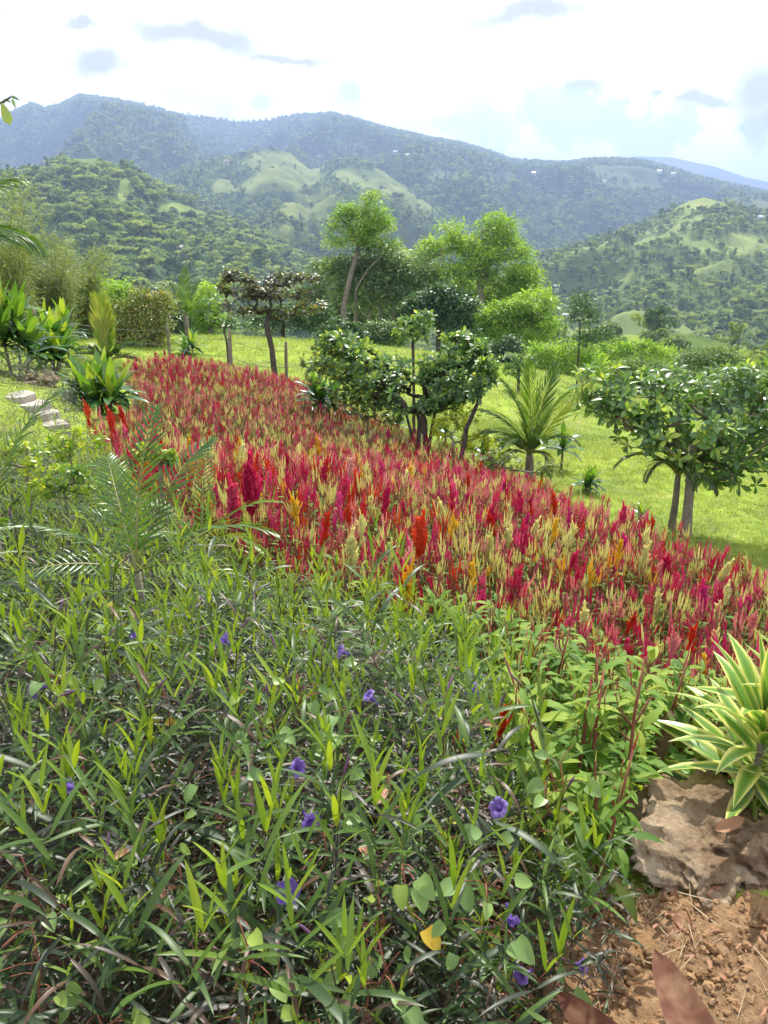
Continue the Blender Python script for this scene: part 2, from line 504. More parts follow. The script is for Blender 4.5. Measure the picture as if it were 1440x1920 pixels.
# regions on the ground -------------------------------------------------
BED_EDGE = [hit(u, v, .5)[:2] for u, v in ((1105, 1600), (1120, 1500), (1060, 1400), (985, 1250), (860, 1130), (700, 1075), (560, 1035), (440, 970), (330, 930), (270, 880), (215, 830), (130, 800), (-60, 770))]
PETUNIA = [(-4.2, 5.0), (-3.2, 1.0), (-1.2, .85), (.15, .85), hit(985, 1880, .15)[:2]] + BED_EDGE
FIELD_EDGE = [hit(u, v, .55)[:2] for u, v in ((1560, 1085), (1440, 1042), (1300, 995), (1180, 950), (1050, 900), (950, 852), (800, 795), (650, 740), (540, 692), (400, 662), (230, 655))]
FIELD = BED_EDGE[1:11][::-1] + [(1.05, 2.35), (2.2, 2.3)] + FIELD_EDGE + [hit(240, 700, .3)[:2], hit(262, 760, .3)[:2], hit(165, 790, .4)[:2]]

# ground -----------------------------------------------------------------
def ground_mat():
    m, g = new_mat('ground')
    geo = g.n('ShaderNodeNewGeometry')
    pos = geo.outputs['Position']
    zone = g.n('ShaderNodeAttribute', attribute_name='zone').outputs['Fac']
    n1 = g.n('ShaderNodeTexNoise', {'Vector': pos, 'Scale': 3.0, 'Detail': 8.0, 'Roughness': .65})
    n2 = g.n('ShaderNodeTexNoise', {'Vector': pos, 'Scale': 38.0, 'Detail': 6.0, 'Roughness': .7})
    n3 = g.n('ShaderNodeTexNoise', {'Vector': pos, 'Scale': .35, 'Detail': 5.0})
    soil = g.ramp(n2.outputs[0], [(.25, (.08, .045, .024)), (.5, (.205, .125, .068)), (.75, (.35, .235, .135))])
    soil = g.mix(g.smooth(n1.outputs[0], .42, .7), soil, (.30, .175, .08, 1))
    grass = g.ramp(n1.outputs[0], [(.3, (.17, .25, .028)), (.55, (.26, .34, .04)), (.8, (.37, .40, .07))])
    grass = g.mix(g.smooth(n3.outputs[0], .48, .66), grass, (.16, .21, .04, 1))  # patchy variation; the darker green also paints tree shade into the lawn
    n4 = g.n('ShaderNodeTexNoise', {'Vector': pos, 'Scale': 1.1, 'Detail': 6.0, 'Roughness': .7})
    grass = g.mix(g.smooth(n4.outputs[0], .58, .74), grass, (.36, .31, .12, 1))
    wood = g.ramp(n3.outputs[0], [(.3, (.03, .06, .02)), (.7, (.08, .12, .04))])
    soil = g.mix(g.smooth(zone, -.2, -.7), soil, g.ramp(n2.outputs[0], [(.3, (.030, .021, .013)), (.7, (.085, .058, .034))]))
    a = g.smooth(g.math('ADD', zone, g.math('MULTIPLY', g.math('SUBTRACT', n1.outputs[0], .5), .5)), .35, .65)
    c = g.mix(a, soil, grass)
    c = g.mix(g.smooth(zone, 1.3, 1.8), c, wood)
    p = g.n('ShaderNodeBsdfPrincipled', {'Base Color': c, 'Roughness': .95, 'Specular IOR Level': .15})
    b = g.n('ShaderNodeBump', {'Strength': .9, 'Distance': .015, 'Height': n2.outputs[0]})
    g.link(b.outputs[0], p.inputs['Normal'])
    o = g.n('ShaderNodeOutputMaterial')
    g.link(p.outputs[0], o.inputs[0])
    return m

az = np.concatenate([np.radians(np.linspace(-42, 42, 260)), np.radians(np.linspace(43, 317, 90))])
rr = np.concatenate([[.05], np.geomspace(.35, 420, 300)])
AZ, RR = np.meshgrid(az, rr)
gx_, gy_ = RR * np.sin(AZ), RR * np.cos(AZ)
gz_ = H(gx_, gy_)
micro = (fbm(gx_ * 14, gy_ * 14, 3, 4) - .5) * .035 * (1 - sstep(4, 9, RR))
gz_ = gz_ + micro
ga = A(np.stack([gx_, gy_, gz_], -1).reshape(-1, 3), grid_faces(len(rr), len(az), True))
gm = to_mesh('ground', ga, ground_mat())
fld = inside(FIELD, gx_, gy_) | inside(PETUNIA, gx_, gy_)
zone = np.where(fld | ((RR < 4.5) & (gx_ > -1)) | ((gx_ < -2.6) & (gy_ < 10.5) & (gy_ > 5) & (gx_ > -5.2)), .8, 1.0)
zone = np.where((gy_ < 1.5) & (RR < 6), 0.0, zone)
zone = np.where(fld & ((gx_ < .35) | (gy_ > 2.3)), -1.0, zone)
zone = zone + sstep(36, 60, RR)
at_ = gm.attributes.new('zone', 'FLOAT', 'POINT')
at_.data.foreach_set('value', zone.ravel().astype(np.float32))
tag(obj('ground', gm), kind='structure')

# hills --------------------------------------------------------------------
def pix_az(u, v):
    d = ray(u, v)
    return math.atan2(d[0], d[1]), d[2] / math.hypot(d[0], d[1])

class Ridge:
    def __init__(self, crest, R0, R1, r0, base, seed, amp, k, p=1.0):
        """crest: points of the skyline; R0/R1 distance of the crest at the two ends; r0 foot"""
        c = np.array([pix_az(u, v) for u, v in crest])
        self.a, self.e = c[:, 0], c[:, 1]
        self.R = (R0, R1)
        self.r0, self.base, self.seed, self.amp, self.k, self.p = r0, base, seed, amp, k, p
    def crest_r(self, a):
        f = np.clip((a - self.a[0]) / (self.a[-1] - self.a[0]), 0, 1)
        return self.R[0] + (self.R[1] - self.R[0]) * f
    def z(self, r, a):
        R_ = self.crest_r(a)
        zc = CAMZ + R_ * np.interp(a, self.a, self.e)
        s = (r - self.r0) / (R_ - self.r0)
        x, y = r * np.sin(a), r * np.cos(a)
        sc = np.clip(s, 0, 1)
        front = self.base + (zc - self.base) * sc ** self.p
        wx = (fbm(x * self.k * .7, y * self.k * .7, self.seed + 50, 3) - .5) * 1.6
        g1 = fbm(a * R_ * self.k + wx, r * self.k * .32 + wx, self.seed, 4, True)
        g2 = fbm(x * self.k * 2.5, y * self.k * 2.5, self.seed + 9, 4)
        win = np.clip(sc * (1 - sc) * 4, 0, 1) ** .6
        back = np.maximum(s - 1, 0)
        z = front + ((g1 - .55) * self.amp * 2.2 + (g2 - .5) * self.amp * .7) * win
        zcb = np.minimum(front, zc) - back * (R_ - self.r0) * .35
        ec = np.interp(a, self.a, self.e)
        z = np.minimum(z, CAMZ + r * (ec - .016 * np.clip(1 - sc, 0, 1)))
        z = np.where(s > 1, zcb + (g2 - .5) * self.amp * .5 * np.clip(back * 6, 0, 1), z)
        return np.where(s < 0, self.base + s * 40, z)
    def zxy(self, x, y):
        return self.z(np.hypot(x, y), np.arctan2(x, y))

RIDGES = {
    'far_mountain': Ridge([(700, 300), (1000, 306), (1100, 303), (1150, 297), (1200, 293), (1260, 295), (1300, 304), (1340, 312), (1400, 333), (1440, 341), (1600, 352), (1900, 330)], 4600, 4600, 3000, -100, 3, 50, .0016),
    'mountain_ridge': Ridge([(-500, 250), (-200, 235), (-60, 240), (0, 228), (25, 212), (60, 196), (85, 206), (110, 200), (150, 180), (200, 187), (260, 196), (330, 213), (400, 223), (460, 230), (520, 224), (560, 217), (620, 213), (660, 223),
                             (720, 241), (800, 259), (860, 270), (920, 287), (960, 302), (1010, 304), (1060, 307), (1120, 300), (1200, 303), (1260, 318), (1300, 332), (1360, 347), (1440, 363), (1600, 390), (2000, 400)], 3000, 2100, 1000, -100, 12, 135, .0022, .95),
    'green_hill': Ridge([(-300, 420), (100, 400), (250, 350), (330, 318), (400, 303), (440, 296), (475, 284), (510, 278), (545, 287), (580, 318), (610, 312), (650, 300), (700, 312), (760, 345), (830, 395), (900, 440), (1000, 500), (1150, 590), (1400, 700)], 1500, 1350, 480, -95, 23, 48, .0050, 1.0),
    'wooded_hill': Ridge([(-500, 330), (-150, 318), (0, 333), (60, 328), (110, 312), (150, 298), (185, 297), (215, 306), (250, 326), (300, 356), (400, 402), (500, 446), (600, 500), (700, 560), (850, 660), (1100, 800)], 800, 640, 230, -62, 31, 14, .010, .9),
    'terraced_hill': Ridge([(650, 720), (780, 620), (870, 540), (930, 505), (1000, 484), (1080, 462), (1150, 440), (1230, 408), (1290, 378), (1320, 370), (1370, 384), (1440, 404), (1560, 430), (1900, 420)], 820, 900, 300, -66, 41, 24, .009, .92),
    'near_knoll': Ridge([(880, 760), (960, 690), (1050, 655), (1120, 638), (1180, 628), (1240, 622), (1300, 626), (1360, 644), (1440, 664), (1600, 680), (1900, 700)], 170, 200, 95, -40, 57, 2.0, .03, .9),
}
def hill_mat(name, lo, mid, hi, scale, dirt=.0):
    m, g = new_mat(name)
    geo = g.n('ShaderNodeNewGeometry')
    n1 = g.n('ShaderNodeTexNoise', {'Vector': geo.outputs['Position'], 'Scale': scale, 'Detail': 8.0, 'Roughness': .6})
    n2 = g.n('ShaderNodeTexNoise', {'Vector': geo.outputs['Position'], 'Scale': scale * 6, 'Detail': 6.0, 'Roughness': .7})
    op = g.n('ShaderNodeAttribute', attribute_name='open').outputs['Fac']
    c = g.ramp(n2.outputs[0], [(.3, lo), (.7, mid)])
    gr = g.ramp(n1.outputs[0], [(.3, mid), (.7, hi)])
    c = g.mix(g.smooth(op, .4, .6), c, gr)
    if dirt:
        c = g.mix(g.math('MULTIPLY', g.smooth(n1.outputs[0], .66, .72), dirt), c, (.34, .22, .13, 1))
    p = g.n('ShaderNodeBsdfPrincipled', {'Base Color': c, 'Roughness': 1.0, 'Specular IOR Level': .05})
    b = g.n('ShaderNodeBump', {'Strength': .6, 'Distance': 1.0 / scale * .02, 'Height': n2.outputs[0]})
    g.link(b.outputs[0], p.inputs['Normal'])
    o = g.n('ShaderNodeOutputMaterial')
    g.link(p.outputs[0], o.inputs[0])
    return m

HM = {
    'far_mountain': hill_mat('far_mountain', (.03, .05, .03), (.05, .08, .04), (.07, .10, .05), .002),
    'mountain_ridge': hill_mat('mountain_ridge', (.035, .06, .028), (.06, .095, .035), (.13, .15, .06), .004, .5),
    'green_hill': hill_mat('green_hill', (.05, .08, .03), (.09, .13, .035), (.20, .23, .06), .02, .35),
    'wooded_hill': hill_mat('wooded_hill', (.035, .065, .025), (.07, .115, .03), (.20, .25, .06), .02),
    'terraced_hill': hill_mat('terraced_hill', (.08, .12, .04), (.13, .185, .05), (.24, .28, .08), .018, .5),
    'near_knoll': hill_mat('near_knoll', (.06, .10, .03), (.14, .20, .045), (.26, .32, .06), .05),
}
def proj(x, y, z):
    """photo position of points"""
    c, s = math.cos(PITCH), math.sin(PITCH)
    zz = z - CAMZ
    f = y * c - zz * s
    return 720 + FPX * x / f, 960 - FPX * (y * s + zz * c) / f

OPEN_SPOTS = {
    'green_hill': [(530, 320, 85, 38), (480, 345, 40, 22), (600, 375, 60, 14), (740, 345, 60, 22), (655, 330, 40, 12), (570, 400, 50, 10), (800, 385, 40, 14), (420, 350, 22, 16)],
    'wooded_hill': [(185, 307, 38, 9), (95, 322, 26, 3), (330, 395, 26, 10), (365, 403, 18, 8), (235, 360, 10, 18)],
    'terraced_hill': [(1320, 382, 42, 12), (1310, 460, 32, 16), (1410, 462, 50, 18), (1330, 500, 40, 10), (985, 448, 0, 0), (1180, 520, 30, 10)],
    'mountain_ridge': [(1340, 420, 60, 14), (1400, 385, 50, 10), (1180, 350, 50, 6), (930, 330, 26, 7), (830, 330, 26, 8)],
    'near_knoll': [(1200, 638, 90, 14), (1380, 668, 60, 8)],
    'far_mountain': [],
}
def open_at(name, x, y, z):
    u, v = proj(x, y, z)
    o = np.zeros_like(u)
    wob = (fbm(x * .012, y * .012, 77, 4) - .5) * 2.0
    for cu, cv, ru, rv in OPEN_SPOTS[name]:
        if ru:
            o = np.maximum(o, 1.0 - (np.hypot((u - cu) / ru, (v - cv) / rv) - 1 + wob) * 2.2)
    n_ = fbm(x * RIDGES[name].k * 1.8, y * RIDGES[name].k * 1.8, 91, 3)
    thr = {'green_hill': .65, 'terraced_hill': .66, 'mountain_ridge': .70, 'near_knoll': .55}.get(name, .74)
    return np.clip(np.maximum(o, (n_ - thr) * 9 + .5), 0, 1)

HILLXY = {}
for name, rd in RIDGES.items():
    a0, a1 = max(rd.a[0], math.radians(-46)), min(rd.a[-1], math.radians(46))
    na, nr = (300, 150) if name != 'far_mountain' else (160, 30)
    a_ = np.linspace(a0, a1, na)
    s_ = np.concatenate([np.linspace(-.05, 1, nr), 1 + np.linspace(.01, .35, 18)])
    AA, SS = np.meshgrid(a_, s_)
    RR_ = rd.r0 + SS * (rd.crest_r(AA) - rd.r0)
    Z = rd.z(RR_, AA)
    X, Y = RR_ * np.sin(AA), RR_ * np.cos(AA)
    me = to_mesh(name, A(np.stack([X, Y, Z], -1).reshape(-1, 3), grid_faces(len(s_), na)), HM[name])
    oa = me.attributes.new('open', 'FLOAT', 'POINT')
    oa.data.foreach_set('value', open_at(name, X, Y, Z).ravel().astype(np.float32))
    tag(obj(name, me), kind='structure')
# the valley floor under it all, out to the horizon
vf_r = np.geomspace(200, 5600, 40)
vf_a = np.linspace(0, 2 * math.pi, 96, endpoint=False)
VA, VR = np.meshgrid(vf_a, vf_r)
me = to_mesh('valley_floor', A(np.stack([VR * np.sin(VA), VR * np.cos(VA), -84 + 0 * VR], -1).reshape(-1, 3), grid_faces(40, 96, True)), HM['wooded_hill'])
tag(obj('valley_floor', me), kind='structure')

def top_z(x, y):
    """highest land surface at a far place, and which hill it belongs to"""
    zs = [rd.zxy(x, y) for rd in RIDGES.values()]
    ok = []
    for rd, z_ in zip(RIDGES.values(), zs):
        a_ = np.arctan2(x, y)
        r_ = np.hypot(x, y)
        s_ = (r_ - rd.r0) / (rd.crest_r(a_) - rd.r0)
        ok.append(np.where((a_ > rd.a[0]) & (a_ < rd.a[-1]) & (s_ > 0) & (s_ < 1.34), z_, -1e9))
    g_ = np.where(np.hypot(x, y) < 420, H(x, y), -1e9)
    ok.append(g_)
    ok = np.array(ok)
    i = ok.argmax(0)
    return ok.max(0), i

# instancing of uncountable stuff --------------------------------------------
def gn_scatter(name, pts, rots, scales, idx, variants, label, cat, parent=None):
    """ONE object: variants instanced on points by geometry nodes"""
    coll = bpy.data.collections.new(name + '_kinds')
    for i, (me_) in enumerate(variants):
        coll.objects.link(bpy.data.objects.new('%s_kind_%02d' % (name, i), me_))
    me = bpy.data.meshes.new(name)
    n = len(pts)
    me.vertices.add(n)
    me.vertices.foreach_set('co', np.asarray(pts, np.float32).ravel())
    a1 = me.attributes.new('rot', 'FLOAT_VECTOR', 'POINT'); a1.data.foreach_set('vector', np.asarray(rots, np.float32).ravel())
    a2 = me.attributes.new('size', 'FLOAT_VECTOR', 'POINT')
    sc = np.asarray(scales, np.float32)
    if sc.ndim == 1:
        sc = np.repeat(sc[:, None], 3, 1)
    a2.data.foreach_set('vector', sc.ravel())
    a3 = me.attributes.new('kind_index', 'INT', 'POINT'); a3.data.foreach_set('value', np.asarray(idx, np.int32))
    o = obj(name, me, parent)
    ng = bpy.data.node_groups.new(name + '_nodes', 'GeometryNodeTree')
    ng.interface.new_socket('Geometry', in_out='INPUT', socket_type='NodeSocketGeometry')
    ng.interface.new_socket('Geometry', in_out='OUTPUT', socket_type='NodeSocketGeometry')
    N, L = ng.nodes, ng.links
    gi, go = N.new('NodeGroupInput'), N.new('NodeGroupOutput')
    ci = N.new('GeometryNodeCollectionInfo')
    ci.inputs['Collection'].default_value = coll
    ci.inputs['Separate Children'].default_value = True
    ci.inputs['Reset Children'].default_value = True
    ip = N.new('GeometryNodeInstanceOnPoints')
    ip.inputs['Pick Instance'].default_value = True
    def named(nm, typ):
        nd = N.new('GeometryNodeInputNamedAttribute')
        nd.data_type = typ
        nd.inputs['Name'].default_value = nm
        return nd.outputs[0]
    e2r = N.new('FunctionNodeEulerToRotation')
    L.new(named('rot', 'FLOAT_VECTOR'), e2r.inputs[0])
    L.new(gi.outputs[0], ip.inputs['Points'])
    L.new(ci.outputs[0], ip.inputs['Instance'])
    L.new(named('kind_index', 'INT'), ip.inputs['Instance Index'])
    L.new(e2r.outputs[0], ip.inputs['Rotation'])
    L.new(named('size', 'FLOAT_VECTOR'), ip.inputs['Scale'])
    L.new(ip.outputs[0], go.inputs[0])
    md = o.modifiers.new('scatter', 'NODES')
    md.node_group = ng
    if parent is None:
        tag(o, label, cat, kind='stuff')
    else:
        o['kind'] = 'stuff'
    return o

# distant woods ------------------------------------------------------------------
FM = {
    'wood_dark': leaf_mat('wood_dark', [(0, (.07, .12, .045)), (.5, (.125, .205, .065)), (1, (.23, .31, .095))], rough=.6, trans=.34, jitter=.7, noise_scale=.004, namp=.2, spec=.3),
    'wood_light': leaf_mat('wood_light', [(0, (.14, .22, .06)), (.5, (.24, .34, .09)), (1, (.38, .45, .13))], rough=.6, trans=.36, jitter=.7, noise_scale=.004, namp=.2, spec=.3),
}
def rand_dirs(n, lo=-.3):
    v_ = rng.normal(size=(n * 3, 3))
    v_ /= np.linalg.norm(v_, axis=1)[:, None]
    return v_[v_[:, 2] > lo][:n]

def far_tree(style, seed):
    r_ = np.random.default_rng(seed)
    parts = []
    def puff(c, rad, n, size, flat=1.0, tb=.5):
        d = rand_dirs(n, -.55)
        P_ = np.asarray(c) + d * rad * r_.uniform(.72, 1.08, (n, 1)) * np.array([1, 1, flat])
        Ms = []
        for k in range(n):
            nrm = norm(d[k] + r_.normal(size=3) * .45)
            Ms.append(frame(np.cross(nrm, r_.normal(size=3)), nrm, P_[k], size * r_.uniform(.6, 1.35)))
        q = A([(-.5, -.5, 0), (.1, -.6, .12), (.55, .1, 0), (0, .6, -.1), (-.6, .2, .1)], [(0, 1, 2, 3)], [(0, 3, 4)], 0, .5)
        tt = tb + .35 * d[:, 2] * 0 + r_.uniform(-.22, .22, n)
        parts.append(replicate(q, Ms, tt - .5))
    if style == 'round':
        for _ in range(7):
            puff(r_.normal(size=3) * np.array([2.3, 2.3, 1.6]) + np.array([0, 0, 6]), r_.uniform(1.6, 2.8), 42, 1.15, .8, r_.uniform(.35, .65))
        parts.append(tube([(0, 0, -2), (.1, 0, 3), (0, .1, 5.5)], [.35, .25, .1], 4, 1))
    elif style == 'flat':
        for _ in range(7):
            a = r_.uniform(0, 6.28); q_ = r_.uniform(0, 4.5)
            puff((q_ * math.cos(a), q_ * math.sin(a), r_.uniform(5.5, 7.5)), r_.uniform(1.8, 2.8), 40, 1.1, .3, r_.uniform(.45, .8))
        parts.append(tube([(0, 0, -2), (.1, 0, 3), (0, .1, 6.5)], [.35, .25, .1], 4, 1))
    elif style == 'tall':
        for k in range(8):
            puff((r_.normal() * .7, r_.normal() * .7, 3.5 + k * 1.1), r_.uniform(1.0, 1.7) * (1.1 - k * .06), 28, .9, .9, r_.uniform(.35, .6))
        parts.append(tube([(0, 0, -2), (.1, 0, 5), (0, .1, 11)], [.3, .2, .05], 4, 1))
    elif style == 'bush':
        for _ in range(4):
            puff(r_.normal(size=3) * np.array([1.3, 1.3, .5]) + np.array([0, 0, 1.8]), r_.uniform(1.2, 1.9), 30, .8, .8, r_.uniform(.4, .7))
    elif style == 'palm':
        hh = 8.5
        parts.append(tube([(0, 0, -2), (.3, 0, 3), (.2, .1, hh)], [.22, .17, .14], 4, 1))
        for k in range(13):
            a = k * 2.4 + r_.uniform(-.2, .2)
            el = r_.uniform(-.3, 1.0)
            L_ = r_.uniform(2.8, 3.6)
            lf = leaf(L_, 1.3, 5, -.55, 1.5, 'strap', r_.uniform(.3, .7))
            parts.append(lf.x(frame((math.cos(a) * math.cos(el), math.sin(a) * math.cos(el), math.sin(el)), (0, 0, 1), (.2, .1, hh))))
    elif style == 'bamboo':
        for k in range(16):
            a = r_.uniform(0, 6.28)
            for j in range(7):
                q_ = .3 + j * .14
                puff((math.cos(a) * q_ * (1 + j * .18), math.sin(a) * q_ * (1 + j * .18), 2 + j * 1.05), .45, 5, .7, 1.2, r_.uniform(.45, .7))
    return join(parts)
styles = ['round', 'round', 'round', 'flat', 'flat', 'tall', 'tall', 'bush', 'bush', 'palm', 'palm', 'bamboo']
FAR = []
for i, st in enumerate(styles):
    a = far_tree(st, 100 + i)
    FAR.append((st, to_mesh('far_' + st, a, [FM['wood_light'] if (st in ('flat', 'bush', 'bamboo', 'palm') or i == 2) else FM['wood_dark'], M['bark']], False)))

def forest(name, hill, n, label, weights, smin, smax, rlo, rhi, spots=None):
    rd = RIDGES.get(hill)
    a = rng.uniform(math.radians(-33), math.radians(33), n)
    r = np.sqrt(rng.uniform(rlo ** 2, rhi ** 2, n))
    x, y = r * np.sin(a), r * np.cos(a)
    z, i = top_z(x, y)
    hi_ = list(RIDGES).index(hill) if hill in RIDGES else len(RIDGES)
    keep = i == hi_
    if rd is not None:
        o_ = open_at(hill, x, y, z)
        keep &= rng.uniform(size=n) > np.clip(o_ * (.55 + .5 * fbm(x * .03, y * .03, 13, 2)) * 1.5, 0, .975)
        s_ = (r - rd.r0) / (rd.crest_r(a) - rd.r0)
        keep &= s_ < 1.08
    else:
        keep &= r > 62
    x, y, z = x[keep], y[keep], z[keep]
    k = len(x)
    names = [s for s, _ in FAR]
    wts = np.array([weights.get(s, 0) / names.count(s) for s in names], float)
    idx = rng.choice(len(FAR), k, p=wts / wts.sum())
    rots = np.stack([rng.normal(0, .05, k), rng.normal(0, .05, k), rng.uniform(0, 6.28, k)], -1)
    gn_scatter(name, np.stack([x, y, z - .3], -1), rots, rng.uniform(smin, smax, k), idx, [m_ for _, m_ in FAR], label, 'trees')
    return k

forest('mountain_forest', 'mountain_ridge', 90000, 'hazy blue green forest covering the highest mountain ridge', {'round': 4, 'bush': 3, 'tall': 2.2, 'palm': .3, 'flat': 1}, .5, 1.05, 1000, 3100)
forest('hill_woodland', 'green_hill', 42000, 'woodland and bushes round the grassy green hill', {'round': 3, 'bush': 4, 'palm': 1.5, 'tall': 1, 'bamboo': .8, 'flat': .6}, .3, .85, 480, 1500)
forest('hill_forest', 'wooded_hill', 10000, 'layered flat crowned trees covering the nearer wooded hill', {'round': 2.2, 'flat': 4.0, 'palm': 1, 'bush': 1.5, 'tall': .5}, .4, .95, 230, 830)
forest('terrace_woodland', 'terraced_hill', 30000, 'woodland between the clearings of the terraced hill', {'round': 1.5, 'bush': 4.5, 'palm': 1.2, 'tall': .5, 'bamboo': 2, 'flat': 1}, .28, .72, 300, 950)
forest('knoll_woodland', 'near_knoll', 900, 'bushy trees round the small green knoll beyond the lawn', {'round': 2, 'bush': 4, 'bamboo': 1, 'palm': .4}, .4, .8, 95, 260)
forest('valley_woodland', 'ground', 2600, 'trees on the slope falling away into the valley', {'round': 3, 'bush': 3, 'palm': 2, 'bamboo': 1}, .5, .95, 62, 420)
# ------------------------------------------------------------------ trees and palms
def grow(trunk, tips, r_tip=.006, rise=.25, seg=5, power=.45, rmin=0.0, r_base=None):
    """limbs from a trunk polyline to every tip; returns the wood as arrays"""
    pos = [np.asarray(p, float) for p in trunk]
    par = list(range(-1, len(trunk) - 1))
    top = pos[-1]
    tips = sorted([np.asarray(t_, float) for t_ in tips], key=lambda p: np.linalg.norm(p - top))
    chains = []
    lo = max(1, len(trunk) // 2)
    for c in tips:
        P_ = np.array(pos[lo:])
        d = np.linalg.norm(P_ - c, axis=1) + .9 * np.maximum(0, P_[:, 2] - c[2])
        j = int(d.argmin()) + lo
        L_ = np.linalg.norm(pos[j] - c)
        a, b = pos[j] * .66 + c * .34, pos[j] * .3 + c * .7
        a = a + np.array([*rng.normal(0, .07, 2), .03 - rise * .25]) * L_
        b = b + np.array([*rng.normal(0, .06, 2), -rise * .22]) * L_
        i0 = len(pos)
        pos += [a, b, c]
        par += [j, i0, i0 + 1]
        chains.append((j, i0, i0 + 1, i0 + 2))
    wgt = np.zeros(len(pos))
    for ch in chains:
        wgt[ch[-1]] += 1
    for i in range(len(pos) - 1, 0, -1):
        if par[i] >= 0:
            wgt[par[i]] += wgt[i]
    rad = np.maximum(r_tip * np.maximum(wgt, 1) ** power, rmin)
    n0 = len(trunk)
    rt = np.maximum.accumulate(rad[:n0][::-1])[::-1].copy()
    if r_base:
        rt = np.linspace(r_base, max(rt[-1], r_base * .5), n0)
    rt[0] *= 1.25
    parts = [tube(trunk, rt, 8, 0, .5)]
    for ch in chains:
        r0 = min(rad[ch[1]], rad[ch[0]])
        parts.append(tube([pos[k] for k in ch], [r0, rad[ch[1]], rad[ch[2]] * .9, rad[ch[3]] * .6], seg, 0, .5, False))
    return join(parts)

def crown_tips(ells, t, n, depth=.9, lo=.45, base=None, pull=(.35, .75)):
    """points spread through the lobes of a crown; lobes given as (u, v, ru, rv[, dt])"""
    C, R_ = [], []
    for e in ells:
        tt = t + (e[4] if len(e) > 4 else 0)
        C.append(at(e[0], e[1], tt))
        rx, rz = e[2] / FPX * tt, e[3] / FPX * tt
        R_.append((rx, (rx * .6 + rz * .4) * depth, rz))
    C, R_ = np.array(C), np.array(R_)
    vol = (R_.prod(1)) ** .72
    which = rng.choice(len(ells), n, p=vol / vol.sum())
    d = rng.normal(size=(n, 3))
    d /= np.linalg.norm(d, axis=1)[:, None]
    q = rng.uniform(lo, 1.0, (n, 1)) ** .6
    # leafage gathers in clumps with gaps between
    P_ = C[which] + d * q * R_[which]
    nsub = max(6, n // 13)
    hub = rng.choice(n, nsub, replace=False)
    for e_ in range(len(ells)):
        w_ = np.where(which == e_)[0]
        hb = hub[which[hub] == e_]
        if len(hb) < 2 or not len(w_):
            continue
        near_ = np.linalg.norm((P_[w_][:, None] - P_[hb][None]) / R_[e_], axis=2).argmin(1)
        P_[w_] += (P_[hb][near_] - P_[w_]) * rng.uniform(*pull, (len(w_), 1))
    P_ += rng.normal(0, .06, (n, 3)) * R_[which]
    outw = d / R_[which]
    outw /= np.linalg.norm(outw, axis=1)[:, None]
    return P_ - (0 if base is None else np.asarray(base)), outw, which

def rosette(n, L, ratio=.42, shape='obovate', el=(10, 65), curl=.5, tc=.45, tj=.18, young=.3, seg=4, fold=.22):
    parts = []
    for k in range(n):
        f = k / max(n - 1, 1)
        e = math.radians(el[0] + (el[1] - el[0]) * f + rng.uniform(-10, 10))
        a = k * 2.399 + rng.uniform(-.3, .3)
        l_ = L * rng.uniform(.75, 1.15) * (1 - .35 * f)
        lf = leaf(l_, l_ * ratio, seg, fold, curl * rng.uniform(.5, 1.4), shape, np.clip(tc + rng.normal(0, tj) + young * (f > .75), 0, 1), 0, l_ * .06)
        parts.append(lf.x(frame((math.cos(a) * math.cos(e), math.sin(a) * math.cos(e), math.sin(e)), (0, 0, 1), (0, 0, .03 * f * L * 5))))
    return join(parts)

def spray(n, R_, size, ratio=.4, tc=.5, tj=.2, flat=.35, droop=.2):
    """a feathery bunch of small leaflets"""
    P_ = rng.normal(size=(n, 3)) * np.array([.5, .5, .5 * flat]) * R_
    P_[:, 2] -= droop * (P_[:, 0] ** 2 + P_[:, 1] ** 2) / max(R_, 1e-6)
    q = A([(0, 0, 0), (ratio * .5, .5, .05), (0, 1, -.06), (-ratio * .5, .5, .05)], [(0, 1, 2, 3)], None, 0, .5)
    Ms = [frame(norm(np.array([p[0], p[1], 0]) + rng.normal(0, .35, 3) * R_ + 1e-6), (rng.normal(0, .5), rng.normal(0, .5), 1), p, size * rng.uniform(.6, 1.3)) for p in P_]
    return replicate(q, Ms, np.clip(rng.normal(tc, tj, n), 0, 1) - .5)

def crown_from(tips, outw, kinds, up=.6, scale=(.8, 1.2), tv=.14, tones=None):
    """put one of the leaf bunches on every tip"""
    parts = []
    idx = rng.integers(0, len(kinds), len(tips))
    for k, kd in enumerate(kinds):
        sel = np.where(idx == k)[0]
        if not len(sel):
            continue
        Ms, dt = [], []
        for i in sel:
            ax = norm(outw[i] * (1 - up) + np.array([0, 0, up]) + rng.normal(0, .22, 3))
            side = np.cross(ax, rng.normal(size=3))
            Ms.append(frame(side, ax, tips[i], rng.uniform(*scale)))
            dt.append(rng.normal(0, tv) + (tones[i] if tones is not None else 0))
        parts.append(replicate(kd, Ms, np.array(dt)))
    a = join(parts)
    a.t = np.clip(a.t, 0, 1)
    return a

